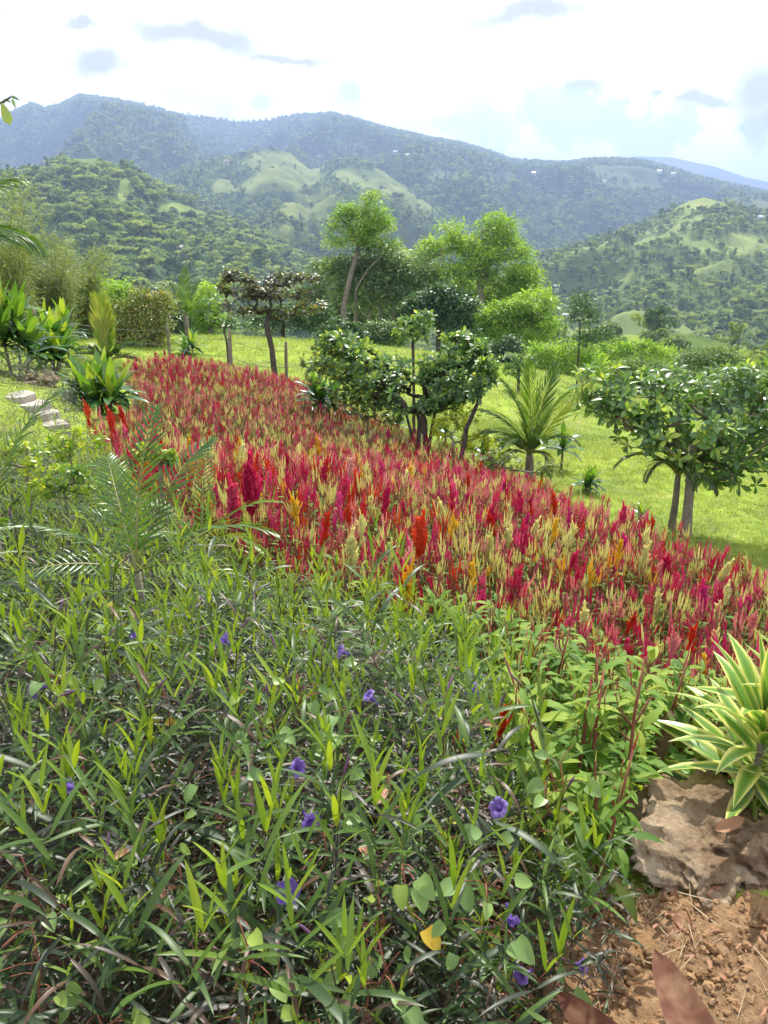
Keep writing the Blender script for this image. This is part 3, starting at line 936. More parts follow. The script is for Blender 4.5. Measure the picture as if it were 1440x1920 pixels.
def tree(name, label, t, base_uv, trunk_uv, ells, n, kinds, leafm, bark='bark', group=None, r_tip=.006, up=.6, scale=(.8, 1.2), depth=.9, lo=.45, extra_trunks=(), rmin=0.0, r_base=None, tv=.14, power=.45):
    b = at(*base_uv, t)
    base = np.array([b[0], b[1], h1(b[0], b[1])])
    root = thing(name, base, label, 'tree', group)
    tips, outw, which = crown_tips(ells, t, n, depth, lo, base, (.1, .45) if leafm in ('broad_leaf', 'gold_leaf', 'bush_leaf') else (.3, .7))
    lobes = rng.normal(0, .10, len(ells))
    trunk = [np.array([0, 0, -.15])] + [at(*p[:2], t + (p[2] if len(p) > 2 else 0)) - base for p in trunk_uv]
    wood = [grow(trunk, tips, r_tip, rmin=rmin, r_base=r_base, power=power)]
    for et in extra_trunks:
        pts = [at(*p[:2], t + (p[2] if len(p) > 2 else 0)) - base for p in et[1:]]
        pts[0][2] = min(pts[0][2], h1(base[0] + pts[0][0], base[1] + pts[0][1]) - base[2] - .05)
        wood.append(tube(pts, np.linspace(et[0], et[0] * .5, len(pts)), 6))
    obj('trunk', to_mesh(name + '_trunk', join(wood), M[bark]), root)
    cr = crown_from(tips, outw, kinds, up, scale, tv, lobes[which])
    obj('crown', to_mesh(name + '_crown', cr, M[leafm]), root)
    return root

KB = [rosette(8, .155, .48, tc=.45) for _ in range(5)]                     # glossy broad leaves
KB2 = [rosette(7, .165, .46, tc=.45) for _ in range(5)]
KD = [rosette(7, .18, .48, tc=.40, tj=.2, el=(-15, 45)) for _ in range(5)]
KF = [spray(30, .66, .25, .30, .5, .22, .5) for _ in range(5)]                    # feathery leaflets, 45 m off
KG = [spray(40, .6, .17, .4, .45) for _ in range(4)]
KK = [spray(46, .5, .20, .55, .45, flat=.6) for _ in range(4)]

tree('broadleaf_tree', 'glossy broad leaved tree with slim bare trunk on the lawn slope at right', 9.6, (1287, 1003), [(1291, 940), (1297, 870), (1300, 835)],
     [(1130, 722, 50, 42), (1190, 760, 95, 62), (1290, 800, 115, 85), (1400, 800, 100, 100), (1310, 722, 120, 42), (1420, 715, 80, 40), (1490, 790, 95, 110), (1330, 870, 75, 45), (1400, 890, 60, 32), (1215, 815, 70, 35), (1120, 765, 40, 28)],
     560, KB2, 'broad_leaf', r_tip=.0045, up=.5, r_base=.062)
tree('broadleaf_tree', 'low spreading broad leaved tree with forked trunk at edge of flower field', 13, (792, 815), [(792, 790), (786, 768), (783, 755)],
     [(640, 650, 46, 26), (660, 680, 74, 34), (700, 722, 72, 40), (780, 742, 80, 36), (850, 715, 66, 44), (875, 655, 45, 36), (900, 690, 28, 40), (610, 645, 20, 16), (820, 690, 40, 22), (740, 690, 30, 22)],
     640, KB, 'broad_leaf', 'dark_bark', r_tip=.0055, up=.5, r_base=.10, extra_trunks=[(.035, (800, 815), (815, 775), (860, 760), (888, 735)), (.03, (785, 815), (760, 770), (715, 748))])
tree('broadleaf_sapling', 'slim broad leaved sapling rising above the spreading tree', 14.5, (776, 800), [(776, 740), (775, 680), (774, 640)],
     [(760, 612, 30, 17), (795, 600, 30, 16), (775, 625, 40, 14)], 60, KB, 'broad_leaf', 'dark_bark', r_tip=.004, r_base=.03)
tree('dusky_tree', 'dark purplish leaved tree with tiered crown behind the fence posts', 21, (516, 690), [(510, 655), (502, 620), (499, 605)],
     [(440, 520, 46, 17), (520, 522, 66, 16), (500, 552, 78, 15), (570, 520, 34, 8), (580, 578, 40, 13), (520, 585, 60, 15), (450, 575, 40, 20), (475, 545, 40, 12), (420, 545, 26, 14), (555, 553, 36, 10)],
     360, KD, 'dusky_leaf', 'dark_bark', r_tip=.005, up=.7, r_base=.075, scale=(.7, 1.25), lo=.15, tv=.12)
tree('broadleaf_sapling', 'small green leaved tree behind the fence post left of dusky tree', 23, (428, 672), [(425, 640), (420, 620)],
     [(410, 600, 30, 16), (440, 605, 28, 16), (400, 570, 20, 16)], 60, KB, 'broad_leaf', 'dark_bark', r_tip=.005, r_base=.03)
tree('feathery_tree', 'tall slender tree with airy light green crown beyond the lawn', 46, (640, 612), [(645, 575), (655, 525), (665, 490), (670, 470)],
     [(690, 370, 22, 14), (660, 392, 30, 16), (702, 398, 30, 14), (634, 418, 26, 14), (680, 422, 46, 16), (718, 418, 22, 16), (626, 448, 20, 10), (695, 446, 44, 12), (655, 452, 30, 12), (735, 455, 14, 8)],
     340, KF, 'feather_leaf', 'bark', r_tip=.011, up=.75, scale=(.5, .95), depth=1.0, lo=.3, r_base=.16, tv=.2, extra_trunks=[(.09, (655, 600), (668, 540), (690, 505), (715, 480))])
tree('feathery_tree', 'wide feathery tree with many light green airy branches beyond the lawn', 48, (905, 612), [(905, 575), (900, 545), (902, 525)],
     [(848, 428, 26, 16), (935, 418, 34, 18), (925, 440, 40, 18), (860, 458, 40, 20), (900, 470, 60, 22), (960, 470, 46, 22), (985, 510, 34, 26), (950, 520, 60, 24), (870, 500, 60, 22), (990, 550, 30, 20), (810, 465, 34, 18), (780, 480, 26, 14), (965, 560, 46, 22)],
     820, KF, 'feather_leaf', 'bark', r_tip=.012, up=.72, scale=(.6, 1.15), depth=1.0, r_base=.16, tv=.2, extra_trunks=[(.10, (930, 600), (945, 545), (965, 500)), (.09, (880, 600), (868, 540), (850, 490))])
tree('slender_tree', 'grey green tree with several pale thin trunks behind the lawn', 47, (690, 618), [(692, 570), (694, 540)],
     [(660, 500, 40, 22), (700, 510, 46, 28), (735, 500, 40, 30), (690, 550, 56, 26), (740, 555, 40, 26), (640, 535, 26, 26), (720, 470, 40, 14), (640, 500, 30, 16), (770, 520, 40, 26)], 560, KF, 'grey_green_leaf', 'bark', r_tip=.012, up=.6, scale=(.7, 1.2), r_base=.11,
     extra_trunks=[(.08, (672, 615), (668, 560), (655, 520)), (.07, (715, 615), (712, 560), (725, 510)), (.06, (735, 612), (738, 565), (750, 525))])
tree('round_tree', 'dense dark green round crowned tree in front of the feathery tree', 42, (825, 630), [(822, 605), (818, 590)],
     [(790, 568, 34, 22), (830, 555, 44, 24), (865, 572, 36, 22), (810, 590, 50, 20), (850, 600, 46, 18), (840, 578, 40, 22)], 420, KK, 'dark_leaf', 'dark_bark', r_tip=.010, up=.55, r_base=.14, scale=(.7, 1.1))
tree('round_tree', 'shadowy green tree below the wide feathery tree', 45, (950, 640), [(948, 620), (945, 605)],
     [(910, 600, 36, 26), (955, 590, 46, 26), (990, 605, 36, 24), (930, 625, 44, 18), (1000, 590, 30, 20), (1010, 625, 26, 16), (885, 625, 30, 20), (965, 625, 40, 18), (1000, 565, 40, 24)], 520, KF, 'feather_leaf', 'dark_bark', r_tip=.010, up=.55, r_base=.13, scale=(.7, 1.15))
tree('feathery_tree', 'small light green feathery tree under the wide one at its right', 44, (1015, 660), [(1012, 635), (1010, 620)],
     [(1020, 605, 26, 12), (985, 575, 30, 16), (1035, 600, 18, 9), (1000, 630, 30, 14)], 130, KF, 'feather_leaf', 'bark', r_tip=.01, up=.7, r_base=.08, scale=(.5, .9))
tree('round_tree', 'mid green bushy tree behind the tall slender one', 52, (600, 610), [(602, 590), (605, 570)],
     [(610, 505, 30, 20), (590, 540, 34, 26), (625, 560, 30, 26), (590, 580, 36, 18), (640, 585, 26, 16)], 240, KF, 'grey_green_leaf', 'bark', r_tip=.012, up=.6, r_base=.12, scale=(.7, 1.1))
tree('round_tree', 'grey green tree standing behind the dusky tree', 34, (530, 630), [(530, 600), (532, 580)],
     [(540, 590, 36, 18), (575, 600, 30, 16), (500, 600, 30, 16), (600, 590, 20, 16)], 170, KG, 'dark_leaf', 'dark_bark', r_tip=.009, up=.55, r_base=.09, scale=(.6, .9))
tree('feathery_tree', 'thin dark pinnate leaved tree behind the right coconut palm', 26, (1085, 690), [(1086, 640), (1088, 600)],
     [(1090, 568, 20, 16), (1100, 590, 26, 12), (1075, 600, 18, 10), (1110, 625, 40, 14), (1085, 640, 30, 14)], 80, KG, 'dark_leaf', 'dark_bark', r_tip=.005, up=.5, r_base=.03, scale=(.4, .7))
tree('bushy_tree', 'light green bushy tree beyond the lawn behind the coconut palm', 36, (1065, 720), [(1065, 700), (1064, 690)],
     [(1040, 665, 36, 18), (1080, 660, 36, 20), (1110, 680, 30, 18), (1050, 690, 40, 16), (1010, 655, 16, 10)], 240, KF, 'feather_leaf', 'bark', r_tip=.008, up=.55, r_base=.09, scale=(.5, .8))
tree('bushy_tree', 'green bushy tree between lawn and knoll above the right tree', 40, (1190, 690), [(1190, 672), (1188, 664)],
     [(1150, 655, 40, 16), (1200, 655, 44, 16), (1250, 665, 40, 14), (1170, 675, 50, 12)], 220, KF, 'feather_leaf', 'bark', r_tip=.008, up=.55, r_base=.09, scale=(.5, .85))
tree('small_tree', 'rounded glossy leaved small tree beside the palm at lawn edge', 24, (975, 705), [(972, 690), (970, 684)],
     [(955, 680, 24, 15), (985, 675, 22, 14), (965, 695, 28, 10)], 90, KB, 'broad_leaf', 'dark_bark', r_tip=.006, r_base=.05, scale=(.8, 1.2))
tree('round_tree', 'mid green tree filling the gap between the feathery trees', 51, (775, 620), [(775, 590), (774, 575)],
     [(760, 545, 34, 24), (795, 530, 36, 24), (770, 580, 44, 22), (740, 590, 34, 20), (800, 500, 30, 16), (830, 520, 30, 18)], 380, KF, 'grey_green_leaf', 'bark', r_tip=.011, up=.6, r_base=.12, scale=(.6, 1.0))
tree('round_tree', 'leafy green tree behind the thin trunks beyond the lawn', 53, (665, 620), [(665, 590), (664, 575)],
     [(650, 575, 36, 22), (690, 585, 40, 22), (720, 575, 36, 22), (660, 605, 44, 14), (700, 610, 40, 12)], 300, KF, 'grey_green_leaf', 'bark', r_tip=.011, up=.6, r_base=.12, scale=(.6, 1.0))
tree('round_tree', 'bright leafy tree under the right half of the wide feathery tree', 50, (925, 630), [(925, 600), (925, 585)],
     [(900, 555, 40, 22), (940, 550, 40, 24), (980, 545, 34, 24), (920, 585, 46, 18), (870, 540, 30, 18)], 360, KF, 'feather_leaf', 'bark', r_tip=.011, up=.6, r_base=.12, scale=(.6, 1.0), tv=.2)
for i_, (u, v, ru, rv, kind_, m_, lab) in enumerate(((640, 618, 46, 20, KK, 'dark_leaf', 'dark low bush at the lawn edge under the tall slender tree'), (715, 622, 46, 20, KK, 'grey_green_leaf', 'low bush at the lawn edge under the thin trunks'), (880, 640, 50, 24, KK, 'dark_leaf', 'dark bush at the lawn edge under the round tree'),
        (955, 655, 50, 24, KK, 'dark_leaf', 'dark bush at the lawn edge under the wide feathery tree'), (1025, 672, 46, 20, KF, 'grey_green_leaf', 'leafy bush at the lawn edge left of the bushy tree'), (1110, 690, 50, 20, KF, 'feather_leaf', 'light bush at the lawn edge behind the right tree'), (1200, 688, 56, 18, KF, 'grey_green_leaf', 'green bush at the lawn edge above the right tree'), (1330, 668, 60, 16, KF, 'grey_green_leaf', 'bush beyond the lawn at far right'))):
    tree('lawn_bush', lab, 37 + i_ % 3, (u, v + rv + 8), [(u, v + rv), (u, v + rv * .6)], [(u, v, ru * .8, rv), (u - ru * .5, v + rv * .3, ru * .5, rv * .7), (u + ru * .5, v + rv * .35, ru * .5, rv * .7), (u, v + rv * .7, ru, rv * .5)], 190, kind_, m_, 'dark_bark', r_tip=.007, up=.5, r_base=.07, scale=(.45, .8))
# left thicket
tree('bushy_tree', 'yellowish green bush with rusty leaves behind the young coconut palm', 27, (262, 645), [(262, 625), (262, 612)],
     [(262, 562, 24, 20), (236, 602, 34, 24), (285, 606, 34, 26), (306, 566, 16, 18), (262, 632, 50, 14), (222, 578, 16, 14), (272, 588, 24, 16)], 400, [spray(40, .34, .085, .6, .62, .25, flat=.8) for _ in range(4)], 'bush_leaf', 'bark', r_tip=.006, up=.4, r_base=.05)
tree('bushy_tree', 'light green leafy tree behind the bamboo', 36, (195, 640), [(195, 610), (194, 590)],
     [(190, 540, 30, 20), (215, 560, 26, 24), (170, 565, 24, 24), (150, 560, 24, 20), (235, 545, 26, 16)], 260, KF, 'feather_leaf', 'bark', r_tip=.008, up=.55, r_base=.09, scale=(.5, .85))
tree('bushy_tree', 'pale leaved bushes left of the dusky tree', 34, (395, 650), [(395, 630), (395, 615)],
     [(390, 560, 24, 26), (400, 600, 30, 22), (370, 590, 20, 18)], 150, KF, 'feather_leaf', 'bark', r_tip=.007, up=.5, r_base=.06, scale=(.5, .8))
tree('bushy_tree', 'dark bush behind the small hut', 33, (330, 645), [(330, 628), (330, 618)],
     [(330, 600, 26, 18), (345, 622, 26, 12), (305, 590, 22, 22)], 140, KG, 'dark_leaf', 'bark', r_tip=.007, up=.5, r_base=.06, scale=(.5, .8))

def bamboo(name, label, u, vb, t, culms, Lm, spread, tone=0.0):
    b = at(u, vb, t)
    base = np.array([b[0], b[1], h1(b[0], b[1])])
    root = thing(name, base, label, 'bamboo')
    fol = []
    q = spray(20, .26, .15, .16, .5 + tone, .2, flat=1.1, droop=.9)
    for k in range(culms):
        a = rng.uniform(0, 6.28)
        r0 = rng.uniform(0, .5)
        L_ = Lm * rng.uniform(.45, 1.15)
        lean = spread * rng.uniform(.2, 1)
        s = np.linspace(0, 1, 9)
        pts = np.stack([math.cos(a) * (r0 + lean * L_ * s ** 2.2), math.sin(a) * (r0 + lean * L_ * s ** 2.2), L_ * (s - .22 * lean * s ** 4) - .1], -1)
        obj('culm', to_mesh('culm', tube(pts, np.linspace(.035, .006, 9), 5), M['culm']), root)
        m_ = 44
        f = rng.uniform(.10, 1, m_)
        pp = np.stack([np.interp(f, s, pts[:, i]) for i in range(3)], -1) + rng.normal(0, .16, (m_, 3))
        fol.append(replicate(q, [rotz(rng.uniform(0, 6.28), p, rng.uniform(.6, 1.2)) for p in pp], rng.normal(0, .12, m_)))
    fa = join(fol)
    fa.t = np.clip(fa.t, 0, 1)
    obj('foliage', to_mesh('bamboo_foliage', fa, M['bamboo_leaf']), root)

bamboo('bamboo_clump', 'tall pale bamboo clump at the left edge behind the strap leaved plants', 20, 640, 24, 24, 4.5, .34, .1)
bamboo('bamboo_clump', 'feathery grey green bamboo clump right of the tall pale one', 105, 640, 28, 22, 4.3, .34, -.1)
bamboo('bamboo_clump', 'short bamboo clump with greener leaves beside the young coconut palm', 160, 645, 31, 18, 3.6, .3, .0)
bamboo('bamboo_clump', 'brownish bamboo clump partly cut by the left picture edge', -60, 640, 22, 20, 4.4, .3, .08)

# palms ------------------------------------------------------------------------
def frond(L, droop, n=34, ll=.30, lw=.026, lift=.3, fan=50, rib=.011, t=.5, stalk=.12, tj=.06, sag=.5):
    """a feather frond along +Y, drooping to -Z; returns leaflets and rib"""
    s = np.linspace(0, 1, 15)
    ang = droop * s ** 1.4
    ds = L / 14
    y = np.concatenate([[0], np.cumsum(np.cos((ang[1:] + ang[:-1]) / 2) * ds)])
    z = -np.concatenate([[0], np.cumsum(np.sin((ang[1:] + ang[:-1]) / 2) * ds)])
    pts = np.stack([0 * y, y, z], -1)
    rb = tube(pts, np.linspace(rib, rib * .25, 15), 4, 1, .5)
    lv = []
    for k in range(n):
        f = stalk + (1 - stalk) * (k + .3) / n
        p = np.array([0, np.interp(f, s, y), np.interp(f, s, z)])
        a_ = np.interp(f, s, ang)
        tg = np.array([0, math.cos(a_), -math.sin(a_)])
        nm = np.array([0, math.sin(a_), math.cos(a_)])
        l_ = ll * (math.sin(math.pi * min(1, (f - stalk) / (1 - stalk) * .82 + .16)) ** .6) * rng.uniform(.88, 1.1)
        fa = math.radians(fan - 24 * f + rng.uniform(-4, 4))
        for sd in (-1, 1):
            d = norm(np.array([sd, 0, 0]) * math.sin(fa) + tg * math.cos(fa) + nm * lift * rng.uniform(.6, 1.2))
            lf = leaf(l_, lw * rng.uniform(.85, 1.15), 3, .5, sag * rng.uniform(.6, 1.5), 'linear', np.clip(t + rng.normal(0, tj), 0, 1), 0, 0, 0, 3)
            lv.append(lf.x(frame(d, nm + np.array([sd * .5, 0, 0]), p)))
    return join(lv), rb.mat(0)

def place(az_, el_, loc=(0, 0, 0), s=1.0, roll=0.0):
    """frame for something that leaves the stem at azimuth az_ (degrees from +Y to +X) and elevation el_"""
    a_, e_ = math.radians(az_), math.radians(el_)
    d = np.array([math.sin(a_) * math.cos(e_), math.cos(a_) * math.cos(e_), math.sin(e_)])
    up = np.array([-math.sin(a_) * math.sin(e_), -math.cos(a_) * math.sin(e_), math.cos(e_)])
    if roll:
        sd = np.cross(d, up)
        up = up * math.cos(roll) + sd * math.sin(roll)
    return frame(d, up, loc, s)

def palm(name, label, base, fronds, stem=.3, sr=.07, cat='palm', ll=.3, lw=.026, n=34, tone=.5, group=None, fan=50, lift=.3, rib=.011, sag=.5, single=False):
    root = thing(name, base, label, cat, group)
    if stem > 0:
        obj('stem', to_mesh('palm_stem', tube([(0, 0, -.1), (.01, 0, stem * .5), (0, .01, stem)], [sr * 1.15, sr, sr * .8], 8), M['bark']), root)
    for f in fronds:
        az_, el_, L_, dr = f[:4]
        t_ = f[4] if len(f) > 4 else tone
        roll = f[5] if len(f) > 5 else rng.uniform(-.4, .4)
        fr = frond(L_, dr, n, ll * min(1.15, max(.55, L_ / 1.4)), lw, lift, fan, rib, t_, sag=sag)
        lv_, rb_ = fr
        if single:
            fo = obj('frond', to_mesh('frond_rib', rb_, M['palm_rib']), root, place(az_, el_, (0, 0, stem), 1.0, roll))
            k_ = 12                                     # vertices of one leaflet
            for q_ in range(len(lv_.V) // k_):
                vv_ = lv_.V[q_ * k_:(q_ + 1) * k_]
                obj('leaflet', to_mesh('leaflet', A(vv_, lv_.Q[:6], None, 0, lv_.t[q_ * k_:(q_ + 1) * k_]), M['palm_leaf']), fo)
        else:
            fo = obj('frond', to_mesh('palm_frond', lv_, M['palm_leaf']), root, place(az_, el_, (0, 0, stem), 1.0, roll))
            obj('rib', to_mesh('frond_rib', rb_, M['palm_rib']), fo)
    return root

def gbase(u, v, t):
    hx_, hy_, _, ht = hit(u, v)
    b = (hx_, hy_) if .75 * t < ht < 1.35 * t else at(u, v, t)
    return np.array([b[0], b[1], h1(b[0], b[1])])

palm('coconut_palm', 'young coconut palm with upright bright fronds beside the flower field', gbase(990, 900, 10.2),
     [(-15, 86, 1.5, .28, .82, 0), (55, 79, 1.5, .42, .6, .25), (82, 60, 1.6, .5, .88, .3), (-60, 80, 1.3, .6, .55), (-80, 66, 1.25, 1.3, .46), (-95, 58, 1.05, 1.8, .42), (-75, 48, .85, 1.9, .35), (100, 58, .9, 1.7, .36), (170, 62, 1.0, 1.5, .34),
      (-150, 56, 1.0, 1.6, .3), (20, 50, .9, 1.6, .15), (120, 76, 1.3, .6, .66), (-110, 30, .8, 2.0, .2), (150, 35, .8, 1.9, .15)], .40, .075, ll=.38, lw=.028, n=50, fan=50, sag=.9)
palm('coconut_palm', 'small coconut palm with one upright glowing frond behind the strap leaved clump', gbase(203, 690, 15.5),
     [(175, 88, 1.28, .12, .86, 0), (10, 84, 1.1, .3, .8, .1), (-75, 45, .7, 1.2, .3), (80, 50, .75, 1.1, .4), (150, 45, .65, 1.2, .25), (-140, 40, .7, 1.2, .25), (60, 20, .6, 1.1, .15)], .12, .05, ll=.52, lw=.045, n=40, fan=46, sag=.25)
palm('coconut_palm', 'pale coconut palm behind the fence left of the dusky tree', gbase(352, 640, 29),
     [(5, 85, 1.7, .4, .6, 0), (30, 70, 1.5, .7), (-35, 68, 1.5, .8), (75, 50, 1.5, 1.2), (-80, 45, 1.5, 1.3), (140, 50, 1.3, 1.2), (-140, 50, 1.3, 1.2), (100, 25, 1.4, 1.2, .3), (-105, 25, 1.4, 1.3, .35)], .95, .10, ll=.46, lw=.05, n=26)
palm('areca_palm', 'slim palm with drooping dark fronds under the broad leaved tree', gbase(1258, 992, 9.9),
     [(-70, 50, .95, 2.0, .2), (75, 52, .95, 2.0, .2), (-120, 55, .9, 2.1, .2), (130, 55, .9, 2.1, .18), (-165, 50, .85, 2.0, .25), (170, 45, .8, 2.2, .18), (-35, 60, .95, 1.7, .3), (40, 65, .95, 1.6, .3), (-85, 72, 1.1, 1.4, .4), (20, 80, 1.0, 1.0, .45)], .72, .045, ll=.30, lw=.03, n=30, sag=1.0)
palm('coconut_palm', 'coconut palm whose drooping fronds hang into the picture at upper left', (-5.75, 10.4, h1(-5.75, 10.4)),
     [(92, 46, 1.55, 1.7, .5, .2), (70, 44, 1.3, 1.6, .55), (115, 30, 1.3, 1.7, .45), (140, 40, 1.9, 1.4), (20, 55, 2.0, 1.2), (-30, 50, 2.0, 1.3), (-80, 40, 2.0, 1.4), (-130, 45, 2.0, 1.3), (175, 35, 1.9, 1.4), (100, 5, 1.15, 1.35, .98), (60, 70, 1.6, 1.2)], 1.35, .13, ll=.55, lw=.036, n=40, sag=1.1, lift=.05)

# feathery palm saplings in the petunia bed
def sapling(label, u, v, t, fr, stem=.1, tone=.45, ll=.26, lw=.020, n=20):
    return palm('palm_sapling', label, gbase(u, v, t), fr, stem, .018, 'palm', ll, lw, n, tone, None, 62, .22, .006, single=True)
sapling('palm sapling with long curving silvery fronds amid the foreground greenery', 248, 1010, 3.2,
        [(12, 78, .74, .7, .5, .1), (-30, 50, .7, .8, .62), (-80, 40, .7, 1.2, .42), (75, 42, .66, 1.3, .55), (120, 30, .6, 1.5, .7), (-125, 30, .62, 1.3, .35), (40, 66, .7, .9, .45)], .42)
sapling('small yellowish palm sapling at the front of the flower field', 372, 955, 3.9,
        [(5, 72, .55, .8, .62), (60, 50, .5, 1.2, .68), (-60, 50, .5, 1.2, .6), (110, 35, .42, 1.3, .75), (-110, 40, .4, 1.2, .55)], .34, .6, .18, .016, 18)
sapling('palm sapling at the left picture edge with pale arching fronds', -25, 930, 3.7,
        [(20, 70, .8, .9, .5), (70, 50, .72, 1.2, .5), (110, 40, .7, 1.4, .45), (-40, 55, .7, 1.1), (150, 35, .6, 1.3, .55)], .38)

# strap leaved plants ----------------------------------------------------------
STRAP = [leaf(.5, .118 * k, 7, .22, c, 'strap', tt, 0, 0, tw, 3) for k, c, tt, tw in
         ((1, .5, .45, .1), (1.1, .9, .35, -.1), (.95, 1.3, .3, .15), (1, .25, .7, 0), (.9, .2, .95, .05), (1.05, 1.1, .5, -.2), (1, .7, .2, .1))]
STRAP_ME = [to_mesh('strap_leaf', a_, M['strap_leaf']) for a_ in STRAP]
def strap_plant(name, label, base, heads, leafs=18, L=.5, group=None, dark=False):
    leafs = int(leafs * 1.3)
    if L > .45 and not dark:
        L = L * 1.15
    root = thing(name, base, label, 'plant', group)
    for (hx, hy, hz) in heads:
        obj('stem', to_mesh('strap_stem', tube([(hx * .5, hy * .5, -.08), (hx * .8, hy * .8, hz * .5), (hx, hy, hz + .05)], [.025, .02, .016], 6), M['bark']), root)
        for k in range(leafs):
            f = k / (leafs - 1)
            e = 2 + 80 * f + rng.uniform(-8, 8)
            j = (3 if rng.uniform() < .5 else 4) if f > .72 and not dark else int(rng.choice([0, 1, 2, 5, 6] if f < .6 else [0, 3, 6]))
            if dark and f <= .72:
                j = 6
            s_ = L / .5 * rng.uniform(.8, 1.15) * (1 - .25 * max(0, f - .7))
            obj('leaf', STRAP_ME[j], root, place(math.degrees(k * 2.399 + rng.uniform(-.3, .3)), e, (hx, hy, hz * (.75 + .3 * f)), s_))
    return root

strap_plant('corn_plant', 'broad strap leaved clump with bright centres at corner of flower field', gbase(190, 772, 9.0), [(-.24, .1, .20), (.19, -.05, .16), (-.02, .28, .26), (-.05, -.12, .12)], 18, .52)
strap_plant('corn_plant', 'tall strap leaved plant cut by the left picture edge', gbase(30, 705, 10.5), [(-.1, 0, .55), (.22, .1, .38), (-.35, -.1, .5), (.0, .3, .72), (-.25, .3, .8)], 17, .55)
strap_plant('corn_plant', 'strap leaved clump between the paving stones and the young palm', gbase(92, 700, 11.5), [(-.12, 0, .30), (.16, .1, .22), (.02, .3, .45)], 18, .52)
strap_plant('corn_plant', 'strap leaved plant on bare stem in front of bamboo', gbase(132, 690, 13), [(.0, 0, .72)], 18, .46)
strap_plant('corn_plant', 'small strap leaved plant left of the bare stemmed one', gbase(98, 690, 13.5), [(.0, 0, .62), (.2, .1, .5)], 16, .46)
strap_plant('corn_plant', 'dark strap leaved plant at the far end of the flower field', gbase(362, 668, 21), [(.0, 0, .3), (-.25, .1, .1)], 16, .55)
strap_plant('corn_plant', 'dark spiky plant under the spreading tree left side', gbase(600, 720, 14.3), [(.0, 0, .45), (-.1, .1, .6), (.25, 0, .4)], 16, .50, dark=True)
strap_plant('corn_plant', 'strap leaved plant beside the young coconut palm trunk', gbase(1052, 880, 10.6), [(.0, 0, .42)], 17, .42)
strap_plant('corn_plant', 'dark strap leaved plant below the right tree crown', gbase(1098, 925, 9.4), [(.0, 0, .12), (.08, .05, .18)], 15, .30)
strap_plant('corn_plant', 'small bright strap leaved plant at the edge of the lawn', gbase(1200, 985, 8.6), [(.0, 0, .12)], 13, .24)
strap_plant('corn_plant', 'spiky dark plant under the forked trunk', gbase(745, 815, 12.4), [(.0, 0, .2)], 14, .40, dark=True)
strap_plant('corn_plant', 'small spiky plant right of the forked trunk', gbase(905, 868, 11.2), [(.0, 0, .12)], 12, .30, dark=True)
strap_plant('corn_plant', 'strap leaved plant right of the leaning trunk', gbase(835, 835, 12), [(.0, 0, .22)], 12, .30, dark=True)

# leaning trunk at the right of the spreading tree
tree('leaning_tree', 'small tree with dark leaning trunk right of the spreading tree', 12.2, (862, 838), [(874, 805), (890, 768), (902, 742)],
     [(905, 715, 24, 20), (890, 735, 20, 12), (915, 690, 18, 16)], 40, KB, 'broad_leaf', 'dark_bark', r_tip=.005, r_base=.045)
tree('shrub', 'yellow green sunlit shrub under the spreading tree', 12.6, (850, 850), [(850, 838), (850, 830)],
     [(840, 800, 40, 26), (890, 820, 36, 26), (930, 842, 26, 20), (870, 780, 30, 16)], 120, [rosette(8, .09, .5, 'ovate', tc=.75, tj=.2) for _ in range(4)], 'gold_leaf', 'bark', r_tip=.003, r_base=.02, scale=(.8, 1.3))
tree('shrub', 'green shrub under the left half of the spreading tree', 13.2, (690, 800), [(690, 790), (690, 780)],
     [(680, 765, 40, 24), (730, 780, 36, 22), (640, 745, 30, 22), (590, 700, 24, 24), (580, 670, 20, 26)], 160, [rosette(8, .08, .45, 'ovate', tc=.4, tj=.2) for _ in range(4)], 'bush_leaf', 'bark', r_tip=.003, r_base=.02, scale=(.8, 1.3))
tree('shrub', 'low shrub at the foot of the young coconut palm', 10.0, (945, 890), [(945, 880), (945, 872)],
     [(930, 862, 30, 18), (1030, 880, 26, 16), (965, 870, 20, 14)], 90, [rosette(8, .07, .45, 'ovate', tc=.4, tj=.2) for _ in range(4)], 'bush_leaf', 'bark', r_tip=.003, r_base=.015)

# twig of a sapling hanging in at the top left
tw = np.array([-2.25, 3.35, h1(-2.25, 3.35)])
root = thing('overhanging_sapling', tw, 'leafy twig reaching in at upper left with large backlit leaf', 'tree')
br = [at(-30, 205, 3.2) - tw, at(5, 192, 3.15) - tw, at(20, 182, 3.1) - tw]
obj('trunk', to_mesh('sapling_trunk', join([tube([(0, 0, -.1), (.05, .02, 1.2), (.1, .05, 2.3), (.2, .0, 3.0)], [.03, .026, .02, .008], 6), tube([(.1, .05, 2.2), (.35, .05, 2.5)] + br, [.012, .01, .007, .005, .003], 5)]), M['dark_bark']), root)
for (u0, v0, u1, v1, W_, tt) in ((2, 190, 16, 228, .045, .9), (22, 184, 27, 198, .016, .6), (6, 186, 17, 189, .014, .3), (20, 180, 33, 185, .014, .3), (-18, 200, -30, 260, .05, .7), (24, 183, 22, 176, .01, .4)):
    p0, p1 = at(u0, v0, 3.15) - tw, at(u1, v1, 3.1) - tw
    L_ = np.linalg.norm(p1 - p0)
    obj('leaf', to_mesh('twig_leaf', leaf(L_, W_, 6, .12, .25, 'ovate' if tt < .8 else 'obovate', tt, pet=.006), M['vine_leaf']), root, frame(p1 - p0, (.2, -1, .3), p0))

